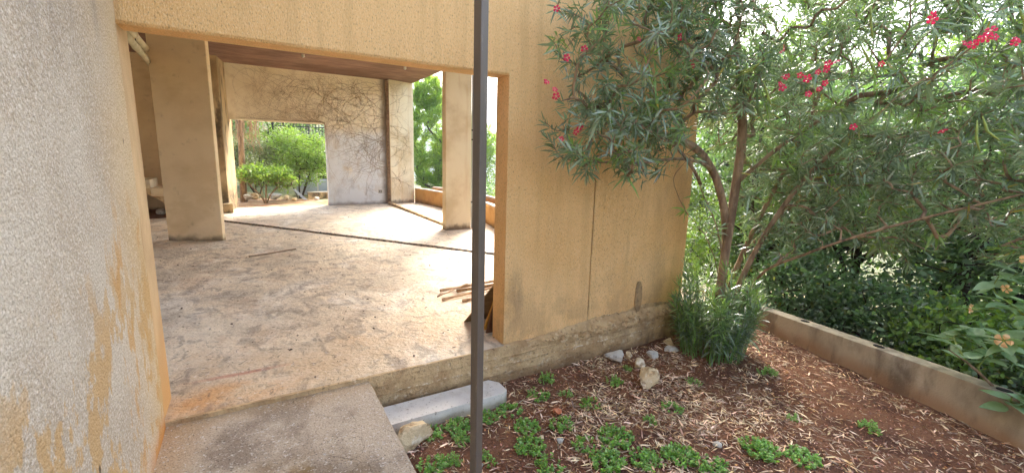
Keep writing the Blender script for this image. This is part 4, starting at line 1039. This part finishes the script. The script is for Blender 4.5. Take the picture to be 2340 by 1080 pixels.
# rear garden
leafy_tree('small_bush', 'small light green bush with reddish stems in front of the rear doorway', 'bush', (.30, 16.1, -.05),
    [[(0, 0, 0), (-.1, 0, .25), (-.35, .1, .55), (-.5, .1, .8)], [(.03, 0, 0), (.05, -.05, .3), (.1, -.1, .8)], [(.06, 0, 0), (.2, .05, .3), (.5, .1, .6), (.7, .1, .75)], [(.0, .04, 0), (-.05, .1, .35), (-.15, .2, .8)]],
    [((.1, 0, .88), (.85, .55, .26)), ((-.3, 0, 1.0), (.4, .4, .22)), ((.55, -.1, .72), (.4, .35, .25))], 130, 'bright_leaf', .085, 26, bark='bark', seed=91, r0=.005, rmax=.03, spread=.1, up=.5)
leafy_tree('shrub', 'large rounded bright green shrub behind the small bush', 'shrub', (1.45, 17.6, -.08),
    [[(0, 0, 0), (0, 0, .6), (.1, 0, 1.4)], [(.05, 0, 0), (.3, .1, .7), (.5, .1, 1.3)], [(-.05, 0, 0), (-.3, 0, .7), (-.5, 0, 1.2)]],
    [((.1, 0, 1.65), (1.0, .8, .75)), ((.35, 0, 1.1), (.6, .6, .65)), ((-.3, .1, 2.1), (.5, .5, .4))], 230, 'bright_leaf', .08, 40, seed=92, r0=.005, rmax=.05, spread=.14)
leafy_tree('shrub', 'grey green shrub at the doorway side of the rear garden', 'shrub', (.1, 18.1, -.08),
    [[(0, 0, 0), (0, 0, .6), (.1, 0, 1.3)], [(.05, 0, 0), (-.3, .1, .7), (-.5, .1, 1.2)], [(.05, 0, 0), (.3, .1, .7), (.5, .1, 1.3)]],
    [((0, 0, 1.35), (.95, .7, .85))], 170, 'olive_leaf', .08, 38, seed=93, r0=.005, rmax=.05, spread=.14)
for i, (x, y, h, lm, lb) in enumerate(((-1.6, 22.2, 4.6, 'tree_leaf', 'dark tree at the back of the rear garden, seen through the doorway side'), (.9, 23.0, 4.4, 'bright_leaf', 'leafy tree filling the top of the rear doorway'), (3.4, 23.2, 5.0, 'tree_leaf', 'dark tree behind the metal fence in the rear garden'), (5.4, 22.8, 4.2, 'tree_leaf', 'dark tree behind the rear wall beside the pines'))):
    leafy_tree('broadleaf_tree', lb, 'tree', (x, y, gz(x, y)), [[(0, 0, 0), (0, 0, h * .4), (.1, 0, h * .8)], [(0, 0, h * .3), (.5, .2, h * .6)]], [((0, 0, h * .62), (1.5, 1.2, h * .42)), ((0, -.3, h * .25), (1.4, .9, h * .22))], 190, lm, .12, 40, seed=95 + i, r0=.01, spread=.26, group='trees at the back of the rear garden')
t = thing('hanging_brush', 'grey tangle of hanging dead branches at the rear doorway corner', 'dead branches', (-.05, 16.9, 2.9))
for i in range(46):
    x = -.05 + .22 * rr.gauss(0, 1); y = 16.9 + .2 * rr.gauss(0, 1); L = .5 + .7 * rr.random()
    mb = MB(); mb.tube([(x * .5, y, 3.0), (x, y, 2.7), (x + rr.gauss(0, .1), y, 2.7 - L * .6), (x + rr.gauss(0, .18), y + rr.gauss(0, .1), 2.65 - L)], [.012, .01, .007, .003], 4)
    child_of(mb, 'dead_branch', M['dead_twig'], t)
mb = MB(); mb.tube([(-.2, 16.95, 2.9), (-.24, 16.95, 1.4), (-.28, 16.95, -.08)], [.07, .09, .11], 8); child_of(mb, 'trunk', M['bark'], t, smooth=True)
# grey walls and rail
t = thing('garden_wall', 'pale blue grey garden walls and a dark panel for the shaded gap beyond the doorway', 'wall', (2.1, 18.4, -.1))
mb = MB(); mb.prism([(1.45, 18.4), (2.13, 18.4), (2.13, 18.6), (1.45, 18.6)], -.3, [.35, .98, .98, .35]); child_of(mb, 'sloped_wall', M['grey_wall'], t)
mb = MB(); mb.box(2.13, 2.18, 18.39, 18.62, -.3, 1.02); child_of(mb, 'corner_post', M['socket'], t)
mb = MB(); mb.box(2.18, 3.4, 18.7, 18.85, -.3, .56); child_of(mb, 'back_wall', M['grey_wall'], t)
mb = MB(); mb.box(2.18, 3.4, 19.4, 19.5, .3, 1.2); child_of(mb, 'shade_panel', M['dark_hole'], t)  # near-black slab; its colour stands in for the shade in the opening
t = thing('planter_wall', 'low brown planter wall with white coping before the grey garden wall', 'wall', (2.1, 17.2, -.2))
mb = MB(); mb.box(1.68, 2.6, 17.2, 17.35, -.2, .17); child_of(mb, 'wall', M['stained_wall'], t)
mb = MB(); mb.box(1.675, 2.605, 17.19, 17.36, .173, .20); child_of(mb, 'coping', M['socket'], t)
mb = MB(); mb.add([(1.22, 17.3, .28), (1.30, 17.3, .30), (1.66, 17.1, -.08), (1.56, 17.1, -.1), (1.22, 17.42, .28), (1.30, 17.42, .30), (1.66, 17.22, -.08), (1.56, 17.22, -.1)], [(0, 3, 2, 1), (4, 5, 6, 7), (1, 2, 6, 5), (0, 4, 7, 3), (0, 1, 5, 4), (3, 7, 6, 2)])
tag(mb.build('stair_curb', M['grey_wall']), 'pale sloping stair curb beside the large green shrub', 'curb')
for i, (x, y, s, lb) in enumerate(((.62, 16.9, .3, 'large pale boulder behind the small bush stems'), (.95, 16.6, .16, 'pale rock beside the small bush'), (-.2, 16.9, .2, 'grey rock at the doorway side behind the small bush'), (.05, 17.1, .22, 'grey rock under the grey green shrub'), (1.85, 16.3, .12, 'white rock before the planter wall'), (1.15, 16.2, .12, 'flat pale rock on pine needles right of the small bush'))):
    stone('rock', lb, 'rock', (x, y, .02 + s * .25), (s, s * .8, s * .62), 'rock_grey' if i % 2 == 0 else 'rock', 120 + i, i, 'rocks in the rear garden')
t = thing('metal_fence', 'dark metal bar fence at the back of the rear garden', 'fence', (2.3, 20.6, 0))
for i in range(22):
    x = .9 + .12 * i
    mb = MB(); mb.box(x - .01, x + .01, 20.59, 20.61, .9, 2.9); child_of(mb, 'bar', M['dark_metal'], t)
for zz in (1.0, 2.6):
    mb = MB(); mb.box(.85, 3.5, 20.615, 20.635, zz, zz + .035); child_of(mb, 'rail', M['dark_metal'], t)
for x in (.86, 2.17, 3.48):
    mb = MB(); mb.box(x - .025, x + .025, 20.64, 20.69, -.3, 2.95); child_of(mb, 'post', M['dark_metal'], t)

# dead creeper on the rear wall and the corner pier
rr = random.Random(5)
t = thing('dead_creeper', 'leafless dead creeper spreading over the rear wall from its corner', 'creeper', (3.83, 14.4, 0))
tw = MB(); mains = []
def surf(u, v):
    if u < 3.81: return (u, 14.492, v)
    if u < 3.88: return (u, 14.40, v)
    return (u, 14.33 + (u - 3.875) * .335 - .008, v)
def creep(u, v, ang, L, r, depth):
    pts = []; n_ = max(4, int(L / .07)); curl = rr.gauss(0, .05)
    for i in range(n_):
        if not (v < 3.86 and v > .25 and -.3 < u < 4.72): break
        if u < 1.98 and v < 2.46: v = 2.46 + .02 * rr.random(); ang = math.pi * (1 if math.cos(ang) < 0 else 0)
        pts.append(surf(u, v)); ang += curl + rr.gauss(0, .16); u += .07 * math.cos(ang); v += .07 * math.sin(ang)
        if depth < 3 and rr.random() < (.16 if depth else .20):
            creep(u, v, ang + rr.choice((-1, 1)) * (.5 + .6 * rr.random()), L * (.35 + .35 * rr.random()), r * .6, depth + 1)
    if len(pts) > 2:
        rad = [r * (1 - .7 * i / len(pts)) for i in range(len(pts))]
        if depth == 0: m_ = MB(); m_.tube(pts, rad, 5); mains.append(m_)
        else: tw.tube(pts, rad, 4, cap=False)
stem = [(3.83, .02), (3.82, .8), (3.84, 1.6), (3.81, 2.4), (3.83, 3.2), (3.82, 3.85)]
for s in range(3):
    m_ = MB(); m_.tube([(u + .02 * s, 14.43 - .02 * s, v) for u, v in stem], [.03, .028, .03, .028, .022, .015], 6); mains.append(m_)
for i in range(26):
    v = .9 + 2.9 * rr.random(); creep(3.80, v, math.pi - .5 * rr.gauss(.1, 1), 1.0 + 2.2 * rr.random(), .0045, 0)
for i in range(12): creep(3.90, .8 + 2.8 * rr.random(), .3 * rr.gauss(0, 1), .5 + .5 * rr.random(), .005, 0)
for i in range(16): creep(2.2 + 1.5 * rr.random(), 2.5 + 1.2 * rr.random(), math.pi + rr.gauss(0, .5), 2.0 + 1.5 * rr.random(), .0036, 0)
for m_ in mains: child_of(m_, 'stem', M['dead_twig'], t)
o = child_of(tw, 'twigs', M['dead_twig'], t); o['kind'] = 'stuff'

# broad leaved shrub with peach flowers at the right
rg = np.random.default_rng(77); rr = random.Random(77)
HB = (5.05, .35, -.9)
t = thing('broad_leaved_shrub', 'broad leaved shrub with peach trumpet flowers overhanging the parapet', 'shrub', HB)
lv = MB(); me = bpy.data.meshes.new('broad_leaf')
prof = [(0, 0), (.10, .17), (.28, .27), (.5, .26), (.75, .15), (.92, .05), (1.0, 0)]
vv = []
for s, w in prof: vv += [(s, -w, .05 * w - .22 * s * s), (s, 0, -.06 * 0 - .22 * s * s - .03), (s, w, .05 * w - .22 * s * s)]
ff = []
for i in range(len(prof) - 1):
    for j in (0, 1): ff.append((3 * i + j, 3 * i + 3 + j, 3 * i + 4 + j, 3 * i + 1 + j))
me.from_pydata(vv, [], ff); me.polygons.foreach_set('use_smooth', [True] * len(me.polygons)); me.materials.append(M['broad_leaf'])
sk = Skeleton()
for st in ([(0, 0, 0), (-.1, .05, .6), (-.25, .15, 1.2), (-.4, .3, 1.6)], [(.05, 0, 0), (-.05, -.1, .7), (-.25, -.05, 1.3), (-.45, .1, 1.75)], [(0, .05, 0), (-.15, .25, .6), (-.45, .5, 1.0), (-.75, .62, 1.2)], [(0, 0, 0), (-.2, 0, .5), (-.5, .1, .85), (-.75, .2, .95)]):
    sk.limb([tuple(np.array(HB) + np.array(p)) for p in st])
tips = in_ellipsoid((4.66, .74, .62), (.30, .22, .40), 15, rg) + in_ellipsoid((4.74, 1.0, .25), (.2, .28, .10), 7, rg) + in_ellipsoid((4.52, .60, .12), (.14, .12, .14), 6, rg) + in_ellipsoid((4.9, .4, .7), (.4, .5, .6), 16, rg)
tips = [p for p in tips]
for p in tips:
    d = np.array(sk.attach(p, rg=rr)); n_ = 4 + int(rg.random() * 3); a0 = rg.random() * 6
    for j in range(n_):
        o = bpy.data.objects.new('leaf', me); COL.objects.link(o); o.parent = t
        an = a0 + j * 2.4; dv = Vector((math.cos(an), math.sin(an), .25 + rr.gauss(0, .25)))
        o.location = Vector(p) - Vector(HB) - Vector(d) * .035 * j
        s = .105 + .085 * rr.random(); o.scale = (s, s * (.9 + .3 * rr.random()), s)
        o.rotation_euler = (rr.gauss(0, .3), -math.asin(max(-1, min(1, dv.normalized().z))), an)
mains, rest = sk.tubes(.004, .4, .03, 5, main=4)
for m_ in mains: child_of(m_, 'stem', M['bark'], t, smooth=True)
o = child_of(rest, 'twigs', M['pod'], t, smooth=True); o['kind'] = 'stuff'
PF = FM.copy(); PF.materials.clear(); PF.materials.append(M['peach'])
mb = MB(); mb.tube([(0, 0, -.012), (0, 0, -.004), (0, 0, .001)], [.002, .006, .009], 8)
PC = bpy.data.meshes.new('calyx'); PC.from_pydata(np.concatenate(mb.v).tolist(), [], mb.f); PC.materials.append(M['pod'])
for p, s in (((4.32, .90, .63), .045), ((4.30, .72, .47), .06), ((4.42, .78, .80), .04), ((4.40, .72, 1.02), .045)):
    fo = bpy.data.objects.new('flower', PF); COL.objects.link(fo); fo.parent = t; fo.location = Vector(p) - Vector(HB)
    nv = (Vector((0, 0, 1.6)) - Vector(p)).normalized() + Vector((rr.gauss(0, .5), rr.gauss(0, .5), -.3)); fo.rotation_euler = nv.to_track_quat('Z', 'Y').to_euler(); fo.scale = (s * 24,) * 2 + (s * 60,)
    c_ = bpy.data.objects.new('calyx', PC); COL.objects.link(c_); c_.parent = fo

# ================================================================== WEEDS
def weed_mesh(seed, n_st, rad, h, lf):
    rg = np.random.default_rng(seed); Bs, Ds, Us, Ls = [], [], [], []
    st = MB()
    for i in range(n_st):
        a = rg.random() * 6.28; r_ = rad * math.sqrt(rg.random()); x, y = r_ * math.cos(a), r_ * math.sin(a); hh = h * (.5 + .6 * rg.random()) * (1 - .5 * r_ / rad)
        top = np.array((x * 1.15 + rg.normal() * .01, y * 1.15 + rg.normal() * .01, hh)); b = np.array((x, y, -.01))
        st.tube([tuple(b), tuple(top)], [.0014, .001], 3, cap=False)
        for k in range(5):
            s = .25 + .75 * k / 4; c = b + (top - b) * s; a2 = rg.random() * 6
            for q in (0, math.pi, 1.6):
                Bs.append(c); Ds.append((math.cos(a2 + q), math.sin(a2 + q), .35 + .4 * rg.random())); Us.append((rg.normal() * .3, rg.normal() * .3, 1)); Ls.append(lf * (.55 + .6 * rg.random()) * (1.15 - .3 * s))
    Ls = np.array(Ls); V, F = leaves(np.array(Bs), np.array(Ds), np.array(Us), Ls, Ls * .62, .25 * rg.random(len(Ls)))
    me = bpy.data.meshes.new('weed_leaves'); me.from_pydata(V.tolist(), [], F); me.polygons.foreach_set('use_smooth', [True] * len(me.polygons)); me.materials.append(M['weed_leaf'])
    ms = bpy.data.meshes.new('weed_stems'); ms.from_pydata(np.concatenate(st.v).tolist(), [], st.f); ms.materials.append(M['weed_leaf'])
    return me, ms
WP = [weed_mesh(s, n_, r_, h, lf) for s, n_, r_, h, lf in ((1, 30, .13, .10, .034), (2, 22, .11, .13, .03), (3, 46, .17, .11, .042), (4, 16, .08, .07, .022), (5, 60, .2, .12, .045))]
WEEDS = [(2.12, 2.92, 1, 1.0, 'green weed clump against the plinth below the opening edge'), (1.92, 2.76, 0, 1.0, 'low weed clump just beyond the end of the white beam'), (2.14, 2.66, 3, 1.1, 'small thin weed left of the stones in the leaf litter'),
    (2.62, 2.60, 1, .95, 'upright weed clump in front of the grey stone'), (2.22, 2.44, 0, .95, 'weed clump in the middle of the leaf litter'), (2.08, 2.02, 2, 1.0, 'bright green weed patch in front of the mid litter weed'),
    (1.60, 2.42, 2, .8, 'weed clump a little past the post, head of a weed row'), (1.50, 2.22, 2, .85, 'bright weed in the middle of the row beside the post'), (1.52, 2.02, 0, 1.0, 'bright weed at the near end of the row beside the post'),
    (1.83, 2.33, 0, 1.0, 'weed clump touching the orange terracotta fragment'), (2.74, 2.07, 0, .9, 'dark weed clump alone amid the thick leaf litter'), (3.26, 2.28, 3, 1.2, 'low weed before the oleander foot'),
    (2.86, 1.44, 4, .95, 'wide bright weed patch farthest to the parapet side'), (3.05, 1.26, 2, .9, 'bright weed joined to the wide patch on its parapet side'), (3.86, 1.20, 3, 1.5, 'pale small weed on bare soil near the parapet'),
    (1.16, 2.64, 2, .8, 'dense weed clump in front of the white beam'), (1.40, 2.68, 2, .75, 'weed clump in front of the beam behind the steel post'), (.98, 2.68, 0, 1.0, 'weed clump between the tan rock and the white beam'), (1.60, 2.66, 0, 1.05, 'weed clump at the chamfered end of the white beam'),
    (1.12, 2.50, 1, .85, 'small weed between the tan rock and the steel post'), (.85, 2.36, 0, 1.0, 'weed at the slab edge below the tan rock'), (.98, 2.34, 1, .8, 'small weed right of the slab edge weed'), (1.18, 2.26, 3, 1.3, 'tiny weed at the foot of the steel post view'),
    (2.10, 1.76, 4, .85, 'broad bright weed mat at the lower middle of the bed'), (1.86, 1.86, 2, .95, 'bright weed joining the broad mat on the post side'), (2.32, 1.66, 2, .95, 'bright weed joining the broad mat on the litter side'), (1.84, 2.06, 0, .9, 'weed between the terracotta fragment and the broad mat'),
    (2.42, 1.52, 0, 1.1, 'bright weed between the broad mat and the wide patch'), (4.02, 2.06, 3, 1.6, 'mossy low weed on soil at the oleander side of the parapet'), (2.45, 2.04, 3, 1.1, 'small weed between the bright patch and thick litter'), (3.48, 1.54, 3, 1.0, 'tiny weed on bare soil past the wide patch'), (2.92, 2.74, 3, .9, 'small weed tucked before the ochre stone')]
for i, (x, y, k, s, lb) in enumerate(WEEDS):
    t = thing('weed', lb, 'weed', (x, y, soil_h(x, y) - .004), 'weeds in the garden bed', rz=i * 1.7)
    s *= .58 if k == 4 else .64; t.scale = (s, s, s * (.95 + .25 * RNG.random()))
    for nm, me_ in (('leaves', WP[k][0]), ('stems', WP[k][1])):
        o = bpy.data.objects.new(nm, me_); COL.objects.link(o); o.parent = t
        o['kind'] = 'stuff'

# ================================================================== LITTER
rg = np.random.default_rng(3)
def litter(name, label, m, n, dens, lmin, lmax, wr, tilt, hfun, region, lift=.004):
    B = []
    while len(B) < n:
        x = region[0] + (region[1] - region[0]) * rg.random(); y = region[2] + (region[3] - region[2]) * rg.random()
        if rg.random() < dens(x, y): B.append((x, y, hfun(x, y) + lift + .012 * rg.random()))
    B = np.array(B); a = rg.random(n) * 6.28; D = np.stack([np.cos(a), np.sin(a), rg.normal(size=n) * tilt], 1)
    Uv = np.stack([rg.normal(size=n) * .35, rg.normal(size=n) * .35, np.ones(n)], 1)
    L = lmin + (lmax - lmin) * rg.random(n) ** 1.4
    V, F = leaves(B, D, Uv, L, L * wr * (.6 + .8 * rg.random(n)), rg.normal(size=n) * .12)
    mb = MB(); mb.v = [V]; mb.f = F; mb.n = len(V); o = mb.build(name, m); return tag(o, label, kind='stuff')
def par_x(y): return 4.53 + (y - .55) * .26
def dens(x, y):
    if x < .66 or x > par_x(y) - .03 or y > 3.05: return 0
    if .62 < x < 1.66 and y > 2.75: return 0
    d = .25 + .95 * math.exp(-((x - 2.75) / .9) ** 2 - ((y - 2.15) / .75) ** 2)
    d *= .25 + 1.5 * max(0, .45 + N(x, y, 0, 2.0))
    if x > 3.6 and y < 2.0: d *= .6
    if abs(x - par_x(y)) < .3: d += .3
    return min(1, d)
litter('leaf_litter', 'pale dry oleander leaves strewn over the garden bed', M['litter'], 11000, dens, .03, .095, .115, .12, soil_h, (.66, 5.2, .2, 3.06))
litter('soil_chips', 'brown bark and soil crumbs over the garden bed', M['chips'], 15000, lambda x, y: (dens(x, y) > 0) * .8, .008, .024, .7, .4, soil_h, (.66, 5.2, .2, 3.06), .0)
litter('dry_twigs', 'brown dry twig bits among the leaf litter', M['dead_twig'], 500, dens, .05, .16, .045, .1, soil_h, (.66, 5.2, .2, 3.06), .008)
fl = lambda x, y: .003
litter('floor_litter', 'dark leaf crumbs scattered on the concrete floor', M['floor_dirt'], 1500, lambda x, y: .25 + .75 * max(0, N(x, y, 0, .8)), .008, .04, .4, .12, fl, (-1.6, 3.7, 3.2, 13.5))
litter('path_litter', 'tiny pale chips on the entrance slab', M['rock_grey'], 60, lambda x, y: 1, .004, .012, .7, .2, lambda x, y: -.03, (-.5, .62, 1.2, 3.05), .0)

# ================================================================== AIR
mb = MB(); mb.box(-2600, 2600, -2600, 2600, -40, 130)
hz = mb.build('haze', None)
hm = bpy.data.materials.new('haze'); hm.use_nodes = True
hn, hl = hm.node_tree.nodes, hm.node_tree.links
hn.remove(hn['Principled BSDF'])
pv = hn.new('ShaderNodeVolumePrincipled'); pv.inputs['Color'].default_value = (.80, .90, 1.0, 1); pv.inputs['Density'].default_value = .0016; pv.inputs['Anisotropy'].default_value = .3
hl.new(pv.outputs[0], hn['Material Output'].inputs['Volume'])
hz.data.materials.append(hm); tag(hz, 'pale bluish summer haze over the valley', kind='stuff')
